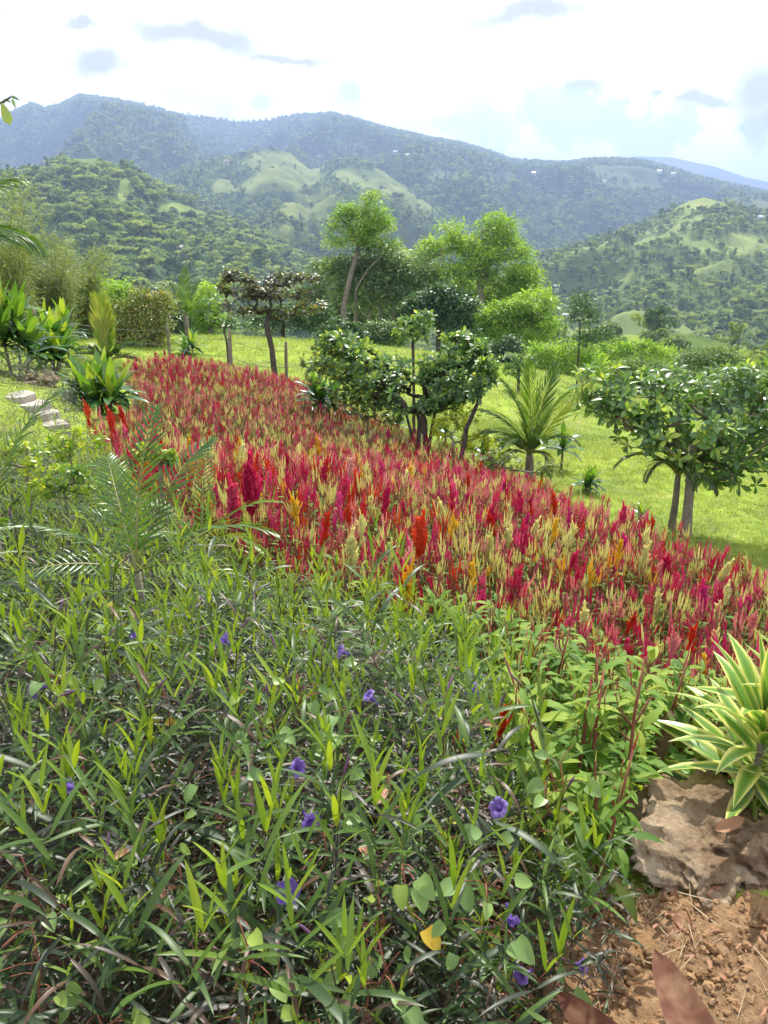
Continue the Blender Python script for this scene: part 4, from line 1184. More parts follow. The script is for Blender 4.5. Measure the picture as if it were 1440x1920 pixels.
# fence, hut, paving, houses ------------------------------------------------------
M['wood'] = plain_mat('weathered_wood', (.16, .13, .10), (.32, .27, .21), 9, .9, .5, stretch=(1, 1, .2))
M['wire'] = plain_mat('wire', (.10, .09, .08), (.16, .14, .12), 9, .6)
tops = []
for u, v0, t, r_, lab in ((61, 580, 19, .05, 'weathered fence post behind the strap leaved plants at far left'), (312, 606, 24, .05, 'grey fence post at the far edge of the flower field'),
                          (428, 616, 21, .058, 'stout weathered fence post left of the dusky tree trunk'), (534, 640, 20, .045, 'thin fence post right of the dusky tree trunk')):
    tp = at(u, v0, t)
    zb = h1(tp[0], tp[1])
    root = thing('fence_post', (tp[0], tp[1], zb), lab, 'fence post', 'fence posts along the lawn')
    hgt = tp[2] - zb
    obj('post', to_mesh('post', tube([(0, 0, -.2), (.01, 0, hgt * .5), (.025, 0, hgt * .97), (.026, 0, hgt)], [r_, r_ * .95, r_ * .85, r_ * .6], 7), M['wood']), root)
    obj('staple', to_mesh('staple', tube([(-r_ * 1.1, -r_, hgt * .8), (0, -r_ * 1.15, hgt * .82), (r_ * 1.1, -r_, hgt * .8)], .006, 4), M['wire']), root)
    tops.append((np.array([tp[0], tp[1], zb]), hgt, r_))
for i in range(len(tops) - 1):
    for f, lab in ((.8, 'upper'), (.45, 'lower')):
        (b0, h0, r0), (b1, h1_, r1) = tops[i], tops[i + 1]
        p0, p1 = b0 + np.array([0, -r0 * 1.1, h0 * f]), b1 + np.array([0, -r1 * 1.1, h1_ * f])
        s = np.linspace(0, 1, 12)[:, None]
        pts = p0 * (1 - s) + p1 * s - np.array([0, 0, .10]) * (4 * s * (1 - s))
        o = obj('fence_wire', to_mesh('fence_wire', tube(pts, .006, 4), M['wire']))
        tag(o, '%s fence wire strung between the %s pair of posts' % (lab, ('left', 'middle', 'right')[i]), 'wire', 'fence wires')

M['thatch'] = plain_mat('thatch', (.20, .15, .11), (.36, .28, .22), 7, .95, .6)
M['tin'] = plain_mat('tin_roof', (.42, .40, .38), (.62, .60, .58), 3, .5)
M['plaster'] = plain_mat('plaster', (.55, .54, .50), (.72, .71, .68), 2, .9)
M['dark_open'] = plain_mat('dark_opening', (.03, .03, .03), (.06, .055, .05), 3, .6)
M['rust_roof'] = plain_mat('rust_roof', (.30, .14, .10), (.45, .24, .17), 2, .8)
def box(x0, x1, y0, y1, z0, z1):
    V = [(x, y, z) for z in (z0, z1) for y in (y0, y1) for x in (x0, x1)]
    return A(V, [(0, 2, 3, 1), (4, 5, 7, 6), (0, 1, 5, 4), (1, 3, 7, 5), (3, 2, 6, 7), (2, 0, 4, 6)])
def gable(w_, d_, z0, z1, ov=.35, th=.12):
    parts = []
    for s in (-1, 1):
        a, b, c, d = (-w_ / 2 - ov, s * (d_ / 2 + ov), z0 - .1), (w_ / 2 + ov, s * (d_ / 2 + ov), z0 - .1), (w_ / 2 + ov, 0, z1), (-w_ / 2 - ov, 0, z1)
        V = [a, b, c, d] + [(p[0], p[1], p[2] - th) for p in (a, b, c, d)]
        parts.append(A(V, [(0, 1, 2, 3), (7, 6, 5, 4), (0, 4, 5, 1), (1, 5, 6, 2), (2, 6, 7, 3), (3, 7, 4, 0)]))
    return join(parts)
def house(name, label, base, rz, w_, d_, h_, rh, wallm, roofm, group=None, detail=True):
    root = thing(name, base, label, 'house' if 'hut' not in name else 'hut', group, rz)
    gab = A([(-w_ / 2 + .01, -d_ / 2, h_), (-w_ / 2 + .01, d_ / 2, h_), (-w_ / 2 + .01, 0, h_ + rh - .12), (w_ / 2 - .01, -d_ / 2, h_), (w_ / 2 - .01, d_ / 2, h_), (w_ / 2 - .01, 0, h_ + rh - .12)], None, [(0, 2, 1), (3, 4, 5)])
    obj('wall', to_mesh(name + '_wall', join([box(-w_ / 2, w_ / 2, -d_ / 2, d_ / 2, -1.5, h_), gab]), wallm, False), root)
    obj('roof', to_mesh(name + '_roof', gable(w_, d_, h_, h_ + rh), roofm, False), root)
    if detail:
        obj('door', to_mesh(name + '_door', box(-.45, .45, -d_ / 2 - .03, -d_ / 2 + .02, 0, min(2, h_ * .8)), M['dark_open'], False), root)
        for s in (-1, 1):
            fr_ = obj('window', to_mesh(name + '_window', box(s * w_ * .3 - .5, s * w_ * .3 + .5, -d_ / 2 - .03, -d_ / 2 + .02, h_ * .33, h_ * .77), M['plaster'], False), root)
            obj('pane', to_mesh(name + '_pane', box(s * w_ * .3 - .42, s * w_ * .3 + .42, -d_ / 2 - .04, -d_ / 2 - .02, h_ * .36, h_ * .74), M['dark_open'], False), fr_)
house('hut', 'small hut with brown thatched roof beyond the fence', at(378, 640, 45) * [1, 1, 0] + [0, 0, h1(*at(378, 640, 45)[:2])], .25, 1.7, 1.4, 1.35, .4, M['wood'], M['thatch'])
house('hut', 'low brown roofed shed right of the thatched hut', at(450, 640, 44) * [1, 1, 0] + [0, 0, h1(*at(450, 640, 44)[:2])], -.2, 1.5, 1.2, 1.05, .3, M['wood'], M['thatch'])

def far_hit(u, v, tmin=90, tmax=3200):
    d = ray(u, v)
    ts = np.geomspace(tmin, tmax, 1500)
    P_ = np.array([0, 0, CAMZ]) + ts[:, None] * d
    zt, _ = top_z(P_[:, 0], P_[:, 1])
    b = P_[:, 2] <= zt
    i = int(np.argmax(b)) if b.any() else 700
    return P_[i, 0], P_[i, 1], float(zt[i])
VILL = [(1002, 541), (1012, 556), (988, 568), (1028, 573), (1049, 588), (904, 546), (926, 552), (1018, 583), (1060, 600), (340, 474), (356, 479), (346, 506), (378, 540), (1236, 326), (1262, 331), (1132, 345), (1425, 414), (1417, 336), (742, 291), (765, 296), (600, 298), (425, 308), (1000, 332), (1042, 548), (890, 560)]
place_words = ['at the top of the valley hamlet', 'in the middle of the valley hamlet', 'at the left of the valley hamlet', 'at the right of the valley hamlet', 'lowest at the right of the valley hamlet', 'seen through the wide feathery tree', 'just right of the house seen through the tree',
               'in the lower middle of the valley hamlet', 'at the lowest right edge of the hamlet', 'in the valley woods left of centre', 'beside its pair in the valley woods left', 'below the pair in the left valley woods', 'above the hut among left valley trees', 'on the right mountain shoulder',
               'right of its neighbour on the mountain shoulder', 'alone on the right mountain flank', 'high on the slope at right picture edge', 'on the crest at right picture edge', 'left of two on the central ridge', 'right of two on the central ridge', 'on the ridge right of the green hill', 'on the crest left of the green hill',
               'on the dark slope under the saddle', 'above the right end of the hamlet', 'behind the wide feathery tree trunk']
for i, (u, v) in enumerate(VILL):
    x, y, z = far_hit(u, v)
    k = np.clip(math.hypot(x, y) / 1100, .5, 1.25)
    rm, rn = [(M['tin'], 'pale tin'), (M['plaster'], 'whitish'), (M['rust_roof'], 'rusty red')][(0, 1, 0, 2, 0, 1, 0, 0, 1)[i % 9]]
    house('house', 'tiny far house with %s roof %s' % (rn, place_words[i]), (x, y, z), rng.uniform(-.6, .6), 7 * k, 5 * k, 2.6 * k + 1.5, 1.6 * k, M['plaster'], rm, 'far houses on the hills')

M['slab'] = plain_mat('paving_slab', (.30, .26, .21), (.50, .46, .39), 5, .9, .4)
for i, (u, v, ru, rv, lab) in enumerate(((38, 748, 27, 13, 'uppermost pale paving stone by the left strap leaved plants'), (62, 765, 30, 12, 'second pale paving stone down the left path'), (82, 782, 30, 12, 'third pale paving stone down the left path'), (100, 803, 34, 11, 'lowest pale paving stone half hidden by leaves'), (120, 745, 22, 8, 'small pale paving stone beside the strap leaved clump'))):
    x, y, z, t = hit(u, v)
    n_ = 9
    an = np.linspace(0, 2 * math.pi, n_, endpoint=False) + rng.uniform(-.2, .2, n_)
    rr_ = rng.uniform(.85, 1.12, n_)
    top = np.stack([np.cos(an) * rr_ * ru / FPX * t, np.sin(an) * rr_ * rv / FPX * t * 2.6, .05 + rng.normal(0, .004, n_)], -1)
    V = np.concatenate([top, top * [1.04, 1.04, 0] + [0, 0, -.08], [[0, 0, .055]]])
    T = [(k, (k + 1) % n_, 2 * n_) for k in range(n_)]
    Q = [(k, n_ + k, n_ + (k + 1) % n_, (k + 1) % n_) for k in range(n_)]
    o = obj('paving_stone', to_mesh('paving_stone', A(V, Q, T), M['slab'], False), None, rotz(0, (x, y, z + .01)))
    tag(o, lab, 'paving stone', 'paving stones of the left path')

# lawn ---------------------------------------------------------------------------
M['lawn_blade'] = leaf_mat('lawn_blade', [(0, (.13, .20, .02)), (.5, (.25, .35, .035)), (1, (.42, .45, .08))], rough=.5, trans=.42, jitter=.8, noise_scale=.6, namp=.5)
def tuft(n, L, R_, w_=.006):
    parts = []
    for k in range(n):
        a_, e_ = rng.uniform(0, 6.28), rng.uniform(.5, 1.4)
        l_ = L * rng.uniform(.5, 1.2)
        parts.append(leaf(l_, w_, 2, .2, rng.uniform(.2, 1.2), 'linear', rng.uniform(.3, .7)).x(frame((math.cos(a_) * math.cos(e_), math.sin(a_) * math.cos(e_), math.sin(e_)), (0, 0, 1), (*(rng.normal(0, R_, 2)), 0))))
    return join(parts)
TUFTS = [to_mesh('grass_tuft', tuft(22, .10, .09, .013), M['lawn_blade']) for _ in range(5)]
n = 42000
a_ = np.radians(rng.uniform(-32, 32, n)); r_ = np.sqrt(rng.uniform(5.0 ** 2, 42 ** 2, n))
near = rng.uniform(size=n) < .45
r_ = np.where(near, np.sqrt(rng.uniform(5.0 ** 2, 18 ** 2, n)), r_)
x, y = r_ * np.sin(a_), r_ * np.cos(a_)
k = ~inside(FIELD, x, y) & ~inside(PETUNIA, x, y) & ~((x < -2.4) & (y < 13)) & ((x > 1.0) | (y > 14))
x, y, r_ = x[k], y[k], r_[k]
gn_scatter('lawn_grass', np.stack([x, y, H(x, y)], -1), np.stack([rng.normal(0, .1, len(x)), rng.normal(0, .1, len(x)), rng.uniform(0, 6.28, len(x))], -1), rng.uniform(.5, 1.0, len(x)) * np.clip(r_ / 14, .8, 1.7), rng.integers(0, 5, len(x)), TUFTS, 'sunlit yellow green grass of the sloping lawn', 'grass')
# ------------------------------------------------------------------ the celosia field
def spike(L, R_, rings=13, seg=7, bend=.15, tufts=34, tip=.6):
    """a furry flower spike standing on the origin along +Z"""
    s = np.linspace(0, 1, rings)
    ba = rng.uniform(0, 6.28)
    cx, cy = bend * L * s ** 2 * math.cos(ba), bend * L * s ** 2 * math.sin(ba)
    rad = R_ * np.clip(s * 5 + .35, 0, 1) * (1 - s * .985) ** tip
    V = []
    tt = []
    for i in range(rings):
        for k in range(seg):
            a_ = 2 * math.pi * (k + .5 * (i % 2)) / seg
            r_ = rad[i] * rng.uniform(.68, 1.32)
            V.append((cx[i] + r_ * math.cos(a_), cy[i] + r_ * math.sin(a_), s[i] * L + rng.uniform(-.3, .3) * L / rings))
            tt.append(rng.uniform(.2, .8))
    parts = [A(V, grid_faces(rings, seg, True), None, 0, tt)]
    if tufts:
        q = A([(-.28, 0, 0), (.28, 0, 0), (0, 1, .25)], None, [(0, 1, 2)], 0, .5)
        Ms, dt = [], []
        for k in range(tufts):
            f = rng.uniform(.02, .95)
            a_ = rng.uniform(0, 6.28)
            r_ = np.interp(f, s, rad) * .8
            p = (np.interp(f, s, cx) + r_ * math.cos(a_), np.interp(f, s, cy) + r_ * math.sin(a_), f * L)
            Ms.append(frame((math.cos(a_), math.sin(a_), rng.uniform(.4, 1.4)), (0, 0, 1), p, R_ * rng.uniform(.5, 1.0)))
            dt.append(rng.uniform(-.2, .5))
        parts.append(replicate(q, Ms, dt))
    return join(parts)

def plume(L, R_):
    """a flame shaped feathery plume of many small spikes"""
    parts = [spike(L, R_ * .42, 11, 6, .08, 30)]
    for k in range(16):
        f = rng.uniform(.05, .72)
        a_ = k * 2.4
        l_ = L * (1 - f) * rng.uniform(.38, .6)
        Mx = frame((0, 0, 1), (0, 1, 0), (0, 0, f * L))
        d = norm((math.cos(a_) * .42, math.sin(a_) * .42, 1))
        sp = spike(l_, R_ * .30, 6, 5, .1, 8)
        B = np.eye(4)
        z_ = d
        x_ = norm(np.cross((0, 1, .1), z_))
        B[:3, 0], B[:3, 1], B[:3, 2], B[:3, 3] = x_, np.cross(z_, x_), z_, (0, 0, f * L)
        parts.append(sp.x(B))
    return join(parts)

SLIM = [spike(1.0, .052 * k, bend=b) for k, b in ((1, .04), (.8, .08), (1.25, .03), (.9, .28))]
FAT = [plume(1.0, r_) for r_ in (.15, .22, .13)]
SPIKE_ME = {}
for c in BLOOM:
    SPIKE_ME[c] = [to_mesh('flower_spike', a_, M['bloom_' + c]) for a_ in SLIM] + [to_mesh('flower_plume', a_, M['bloom_' + c]) for a_ in FAT]

def zframe(d, loc, s=1.0):
    z_ = norm(d)
    x_ = norm(np.cross((.1, 1, .05), z_))
    B = np.eye(4)
    B[:3, 0], B[:3, 1], B[:3, 2], B[:3, 3] = x_ * s, np.cross(z_, x_) * s, z_ * s, loc
    return B

def celosia_kind(hgt, nleaf, nside, leafL=.10, tl=(.35, .75), plumed=False, small=False, low=.04):
    """stem, leaves and where the spikes sit"""
    lean = rng.normal(0, .05, 2)
    P_ = lambda f: np.array([lean[0] * f * f, lean[1] * f * f, hgt * f])
    stems = [tube([P_(0) - (0, 0, .05), P_(.35), P_(.7), P_(1)], [.0065, .0058, .0045, .003], 5, 0)]
    leaves, spots = [], []
    mainL = rng.uniform(.09, .16) * (.45 if small else 1.5 if plumed else 1)
    spots.append((P_(.97), norm(np.array([lean[0] * 2, lean[1] * 2, 1]) + rng.normal(0, .03, 3)), mainL, plumed))
    for k in range(nside):
        f = rng.uniform(.5, .95)
        a_ = rng.uniform(0, 6.28)
        l_ = rng.uniform(.08, .2) * (1.25 - f)
        e = P_(f) + np.array([math.cos(a_) * l_ * .42, math.sin(a_) * l_ * .42, l_ * 1.0])
        stems.append(tube([P_(f), (P_(f) + e) / 2 + (math.cos(a_) * .01, math.sin(a_) * .01, -.008), e], [.003, .0026, .002], 4, 0, .5, False))
        spots.append((e, norm(np.array([math.cos(a_) * .10, math.sin(a_) * .10, 1])), rng.uniform(.04, .09) * (.6 if small else 1), False))
    for k in range(nleaf):
        f = rng.uniform(low, .93) ** .8
        a_ = k * 2.399 + rng.uniform(-.4, .4)
        e = rng.uniform(-.25, .8)
        l_ = leafL * rng.uniform(.6, 1.2) * (1.15 - .55 * f)
        r0 = rng.uniform(0, .07) * (1 - f)
        lf = leaf(l_, l_ * rng.uniform(.27, .38), 4, .28, rng.uniform(.3, 1.3), 'lance', rng.uniform(*tl) + .25 * (f > .8) * rng.uniform(), 0, l_ * .15)
        leaves.append(lf.x(frame((math.cos(a_) * math.cos(e), math.sin(a_) * math.cos(e), math.sin(e)), (0, 0, 1), P_(f) + np.array([math.cos(a_) * r0, math.sin(a_) * r0, 0]))))
    return dict(stem=join(stems), leaf=join(leaves), spots=spots)

KIND = [celosia_kind(rng.uniform(.40, .50), 18, rng.integers(9, 15), .085) for _ in range(7)] + \
       [celosia_kind(rng.uniform(.34, .44), 15, 4, .09, plumed=True) for _ in range(3)] + \
       [celosia_kind(rng.uniform(.42, .56), 40, 4, .115, (.4, .85), small=True) for _ in range(4)]
for kd in KIND:
    kd['stem_me'] = to_mesh('celosia_stem', kd['stem'], M['celosia_stem'])
    kd['leaf_me'] = to_mesh('celosia_foliage', kd['leaf'], M['celosia_leaf'])

# where they stand
n_try = 12000
xs = np.array([p[0] for p in FIELD]); ys = np.array([p[1] for p in FIELD])
gxs = np.arange(xs.min(), xs.max(), .108)
gys = np.arange(ys.min(), ys.max(), .108)
GX, GY = np.meshgrid(gxs, gys)
GX = GX.ravel() + rng.uniform(-.075, .075, GX.size)
GY = GY.ravel() + rng.uniform(-.075, .075, GY.size)
k = inside(FIELD, GX, GY)
thin = sstep(9, 20, np.hypot(GX, GY)) * .30
k &= rng.uniform(size=len(GX)) > thin
fx, fy = GX[k], GY[k]
fz = H(fx, fy)
edge = np.array(BED_EDGE)
dist_e = np.min(np.hypot(fx[:, None] - edge[None, :, 0], fy[:, None] - edge[None, :, 1]), 1)
# dense polyline distance
seg_pts = np.concatenate([np.linspace(edge[i], edge[i + 1], 12) for i in range(len(edge) - 1)])
dist_e = np.min(np.hypot(fx[:, None] - seg_pts[None, :, 0], fy[:, None] - seg_pts[None, :, 1]), 1)
leafy = ((dist_e < .55) | ((fy < 3.3) & (fx > .6))) & (fx > .15) & (fy < 3.6) & (rng.uniform(size=len(fx)) < np.where(fy < 2.8, 1, .86))
names = list(BLOOM)
def patchn(s, seed):
    return fbm(fx * s, fy * s, seed, 3)
Wt = np.stack([.38 * np.exp(4.5 * (patchn(.55, 1) - .5)), .20 * np.exp(5.5 * (patchn(.45, 2) - .5)), .30 * np.exp(4 * (patchn(.5, 3) - .5)),
               .016 * np.exp(6 * (patchn(.7, 4) - .5)), .004 * np.exp(8 * (patchn(.6, 5) - .5)), .012 * np.exp(6 * (patchn(.8, 6) - .5)), .32 * np.exp(4.5 * (patchn(.55, 7) - .5))], -1)
warm = np.exp(-((fx + 1.6) ** 2 + (fy - 4.7) ** 2) / 1.0)
Wt[:, 4] += .10 * warm; Wt[:, 3] += .12 * warm; Wt[:, 5] += .04 * warm
Wt /= Wt.sum(1)[:, None]
cum = Wt.cumsum(1)
colr = (rng.uniform(size=(len(fx), 1)) > cum).sum(1).clip(0, 6)
kind = np.where(leafy, rng.integers(10, 14, len(fx)), np.where(rng.uniform(size=len(fx)) < np.where(np.isin(colr, (3, 5)), .25, .08), rng.integers(7, 10, len(fx)), rng.integers(0, 7, len(fx))))
size = rng.uniform(.68, 1.10, len(fx)) * (1 - .22 * sstep(5, 14, np.hypot(fx, fy)))
rz_ = rng.uniform(0, 6.28, len(fx))
tx_, ty_ = rng.normal(0, .075, len(fx)), rng.normal(0, .075, len(fx))
order = np.argsort(np.hypot(fx, fy))
uu, vv = proj(fx, fy, fz + .5)
vis = (uu > -30) & (uu < 1470)
order = [i for i in order if vis[i]]
WORD = dict(crimson='crimson', magenta='magenta', rose='dusty pink', scarlet='scarlet', orange='orange', yellow='yellow', cream='creamy yellow')

def celosia(i_kind, color, loc, rz, tx, ty, s, label, group, spot_scale=1.0, plume_i=None):
    kd = KIND[i_kind]
    root = thing('celosia_plant', loc, label, 'flower', group)
    root.rotation_euler = (tx, ty, rz)
    root.scale = (s, s, s)
    obj('stem', kd['stem_me'], root)
    obj('foliage', kd['leaf_me'], root)
    for j, (p, d, L_, pl) in enumerate(kd['spots']):
        me_ = SPIKE_ME[color][4 + (plume_i if plume_i is not None else int(rng.integers(0, 3)))] if pl else SPIKE_ME[color][int(rng.integers(0, 4))]
        obj('flower_plume' if pl else 'flower_spike', me_, root, zframe(d, p, L_ * spot_scale * (1.15 if pl else 1)))
    return root

NEAR = 280
LM = [(735, 1050, 'the golden plume'), (455, 920, 'the broad crimson pair'), (570, 900, 'the two tall crimson plumes'), (905, 1085, 'the tall magenta plume'), (785, 995, 'the scarlet branching plume'), (1160, 1030, 'the right yellow plume'),
      (1015, 980, 'the right centre yellow plume'), (1380, 1300, 'the striped dracaena'), (1240, 1380, 'the leaning stake'), (372, 900, 'the yellowish palm sapling'), (1322, 1110, 'the right edge magenta plume'), (868, 915, 'the short crimson plume'), (870, 1230, 'the small scarlet bloom'), (1100, 1300, 'the leafy celosia patch')]
def beside(lm, u, v):
    j = min(range(len(lm)), key=lambda q: math.hypot(lm[q][0] - u, lm[q][1] - v))
    du, dv = u - lm[j][0], v - lm[j][1]
    d_ = math.hypot(du, dv)
    w_ = ('right of' if du > 0 else 'left of') if abs(du) > abs(dv) else ('in front of' if dv > 0 else 'behind')
    return ('close ' if d_ < 45 else 'well ' if d_ > 130 else '') + w_ + ' ' + lm[j][2]
U_, V_ = proj(fx, fy, fz + .5)
for i in order[:NEAR]:
    cn = names[colr[i]]
    kd = int(kind[i])
    if kd >= 10:
        lab, grp = 'leafy celosia, small %s spikes, %s' % (WORD[cn], beside(LM, U_[i], V_[i])), 'leafy celosias at the front of the field'
    elif kd >= 7:
        lab, grp = 'celosia with broad %s plume %s' % (WORD[cn], beside(LM, U_[i], V_[i])), 'plumed celosias of the nearer rows'
    else:
        lab, grp = '%s celosia, slender %s spikes, %s' % ('tall' if size[i] > 1.04 else 'short' if size[i] < .92 else 'middling', WORD[cn], beside(LM, U_[i], V_[i])), 'slender celosias of the nearer rows'
    celosia(kd, cn, (fx[i], fy[i], fz[i]), rz_[i], tx_[i], ty_[i], size[i], lab, grp + ', ' + WORD[cn])
# the ones that stand out
HERO = [(735, 1050, 'yellow', 1.30, 2, 'bright golden yellow plume standing out at the front centre'), (468, 915, 'crimson', 1.5, 1, 'broad crimson plume at the left front of the field'), (440, 935, 'crimson', 1.2, 1, 'crimson plume close beside the broad crimson one'),
        (540, 905, 'crimson', 1.15, 2, 'tall crimson plume right of the broad pair'), (600, 900, 'crimson', 1.15, 2, 'tall crimson plume second right of the broad pair'), (905, 1085, 'magenta', 1.15, 2, 'tall magenta plume at the front right of centre'),
        (785, 995, 'scarlet', 1.2, 1, 'scarlet branching plume behind the golden one'), (815, 975, 'yellow', 1.0, 2, 'tall pale yellow plume right of the scarlet plume'), (560, 960, 'scarlet', .9, 0, 'scarlet plume below the tall crimson pair'),
        (1160, 1030, 'yellow', 1.0, 0, 'yellow plume in the right part of the field'), (1015, 980, 'yellow', .95, 0, 'yellow plume in the right centre of the field'), (600, 825, 'yellow', 1.3, 0, 'yellow plume in the middle of the field'),
        (218, 790, 'scarlet', 1.5, 2, 'scarlet plume in front of the strap leaved clump'), (250, 775, 'scarlet', 1.4, 0, 'scarlet plume right of the strap leaved clump'), (170, 770, 'scarlet', 1.3, 2, 'scarlet plume left of its taller neighbour by the clump'),
        (1322, 1110, 'magenta', 1.0, 1, 'magenta plume near the right picture edge'), (1390, 1120, 'crimson', 1.0, 2, 'crimson plume at the right picture edge'), (868, 915, 'crimson', 1.2, 0, 'short crimson plume right of centre'), (1345, 1195, 'yellow', .75, 0, 'yellow plume just above the variegated dracaena'), (870, 1230, 'scarlet', .5, 0, 'small scarlet bloom among the petunia leaves')]
for u, v, cn, s, pi_, lab in HERO:
    x, y, z, t = hit(u, v, .60)
    celosia(7 + pi_, cn, (x, y, z - .02), rng.uniform(0, 6), 0, 0, 1.15, lab, None, s * .9, pi_)
# the rest, uncountable
far_kinds = []
for ci, cn in enumerate(names):
    for q in range(10):
        kd = KIND[q]
        parts = [kd['stem'].mat(1), kd['leaf'].mat(2)]
        for j, (p, d, L_, pl) in enumerate(kd['spots']):
            sh = FAT[(q + j) % 3] if pl else SLIM[(q + j) % 4]
            parts.append(sh.x(zframe(d, p, L_ * 1.12)))
        far_kinds.append(to_mesh('celosia', join(parts), [M['bloom_' + cn], M['celosia_stem'], M['celosia_leaf']]))
sel = np.array([i for i in range(len(fx)) if i not in set(order[:NEAR])])
kk = np.where(kind[sel] >= 10, 0, kind[sel])
gn_scatter('celosia_field', np.stack([fx[sel], fy[sel], fz[sel]], -1), np.stack([tx_[sel], ty_[sel], rz_[sel]], -1), size[sel], colr[sel] * 10 + kk, far_kinds, 'mass of red pink and cream celosia filling the sloping field', 'flowers')
print('celosia', len(fx))
# ------------------------------------------------------------------ the petunia bed in the foreground
PL = []
for age, tt, Lr, cr in (('young', .88, (.07, .10), (.05, .25)), ('young', .78, (.09, .12), (.05, .3)), ('mid', .58, (.12, .15), (.2, .6)), ('mid', .44, (.13, .16), (.3, .8)), ('old', .33, (.13, .17), (.4, 1.1)), ('old', .18, (.12, .16), (.5, 1.3)), ('old', .10, (.11, .15), (.4, 1.2)), ('old', .0, (.09, .13), (.6, 1.6))):
    for _ in range(2):
        L_ = rng.uniform(*Lr) * .95
        a_ = leaf(L_, L_ * (rng.uniform(.12, .17) + .04 * (age == 'young')), 6, rng.uniform(.15, .4), rng.uniform(*cr), 'linear', np.clip(tt + rng.normal(0, .05), 0, 1), 0, .008, rng.uniform(-.5, .5))
        PL.append((age, a_, to_mesh('petunia_leaf', a_, M['petunia_leaf'])))
BY_AGE = {g_: [i for i, p in enumerate(PL) if p[0] == g_] for g_ in ('young', 'mid', 'old')}

def petunia_layout(hgt, lean=.16, nodes=None, full=1.0, dark=False):
    """stem polyline and (matrix, leaf kind) of every leaf"""
    la = rng.uniform(0, 6.28)
    ld = lean * abs(rng.normal(.5, .5))
    P_ = lambda f: np.array([math.cos(la) * ld * f ** 1.6 * hgt, math.sin(la) * ld * f ** 1.6 * hgt, hgt * f])
    n_ = nodes or int(hgt / .055)
    stem = [P_(f) for f in np.linspace(-.08, 1, 7)]
    out_ = []
    a0 = rng.uniform(0, 6.28)
    for k in range(n_):
        f = .12 + .88 * (k / (n_ - 1)) ** .85
        top = k >= n_ - 3
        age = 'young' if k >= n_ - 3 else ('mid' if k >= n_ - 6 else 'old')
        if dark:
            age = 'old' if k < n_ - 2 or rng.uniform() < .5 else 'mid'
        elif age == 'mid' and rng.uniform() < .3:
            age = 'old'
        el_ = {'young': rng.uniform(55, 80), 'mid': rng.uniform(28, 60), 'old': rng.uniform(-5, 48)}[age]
        for sd in (0, math.pi):
            if not top and rng.uniform() > .9 * full:
                continue
            a_ = a0 + k * math.pi / 2 + sd + rng.uniform(-.3, .3)
            e = math.radians(el_ + rng.uniform(-9, 9))
            d = (math.cos(a_) * math.cos(e), math.sin(a_) * math.cos(e), math.sin(e))
            out_.append((frame(d, (0, 0, 1), P_(f), rng.uniform(.75, 1.15) * (1 - .35 * (k == n_ - 1))), int(rng.choice(BY_AGE[age]))))
    return stem, out_

def stem_arr(stem):
    return tube(stem, np.linspace(.0056, .0030, len(stem)), 5)

# flower -------------------------------------------------------------------
def flower_arr(R_=.026):
    rings = [(.0028, -.034), (.0035, -.018), (.007, -.006), (R_ * .45, .002), (R_ * .8, .006), (R_, .004)]
    seg = 30
    V, tt = [], []
    for i, (r_, z_) in enumerate(rings):
        for k in range(seg):
            a_ = 2 * math.pi * k / seg
            lobe = 1 + (.20 * abs(math.cos(2.5 * a_)) - .12) * (i / 5) ** 3
            ruf = .0035 * math.sin(a_ * 10 + i) * (i / 5) ** 2
            V.append((r_ * lobe * math.cos(a_), r_ * lobe * math.sin(a_), z_ + ruf - .004 * (i == 5) * abs(math.sin(2.5 * a_))))
            tt.append((.05, .1, .2, .4, .6, .75)[i] + .12 * (k % 3 == 0))
    return A(V, grid_faces(len(rings), seg, True), None, 0, tt)
FLOWER_ME = [to_mesh('petunia_flower', flower_arr(r_), M['petunia_flower']) for r_ in (.021, .018, .023)]
BUD_ME = to_mesh('petunia_bud', join([tube([(0, 0, 0), (.001, 0, .012), (.002, 0, .026), (.002, 0, .036)], [.0013, .0026, .0024, .0006], 6)]), M['petunia_bud'])

def petunia(loc, label, group, hgt, rz=0.0, single=True, lay=None, flowers=(), buds=0):
    root = thing('wild_petunia', loc, label, 'plant', group, rz)
    stem, lv = lay or petunia_layout(hgt)
    if single:
        obj('stem', to_mesh('petunia_stem', stem_arr(stem), M['petunia_stem']), root)
        for Mx, k in lv:
            obj('leaf', PL[k][2], root, Mx)
    for (p, d) in flowers:
        top = np.asarray(stem[-2])
        mid = (top + p) / 2 + np.array([0, 0, .02])
        obj('flower_stalk', to_mesh('flower_stalk', tube([top, mid, p - norm(d) * .032], [.0018, .0014, .0014], 4), M['petunia_stem']), root)
        obj('flower', FLOWER_ME[int(rng.integers(0, 3))], root, zframe(d, p))
    for _ in range(buds):
        top = np.asarray(stem[-1])
        e = top + np.array([*rng.normal(0, .03, 2), rng.uniform(.03, .07)])
        obj('flower_stalk', to_mesh('flower_stalk', tube([np.asarray(stem[-2]), (top + e) / 2, e], [.0015, .0012, .0011], 4), M['petunia_stem']), root)
        obj('bud', BUD_ME, root, zframe(e - top, e))
    return root

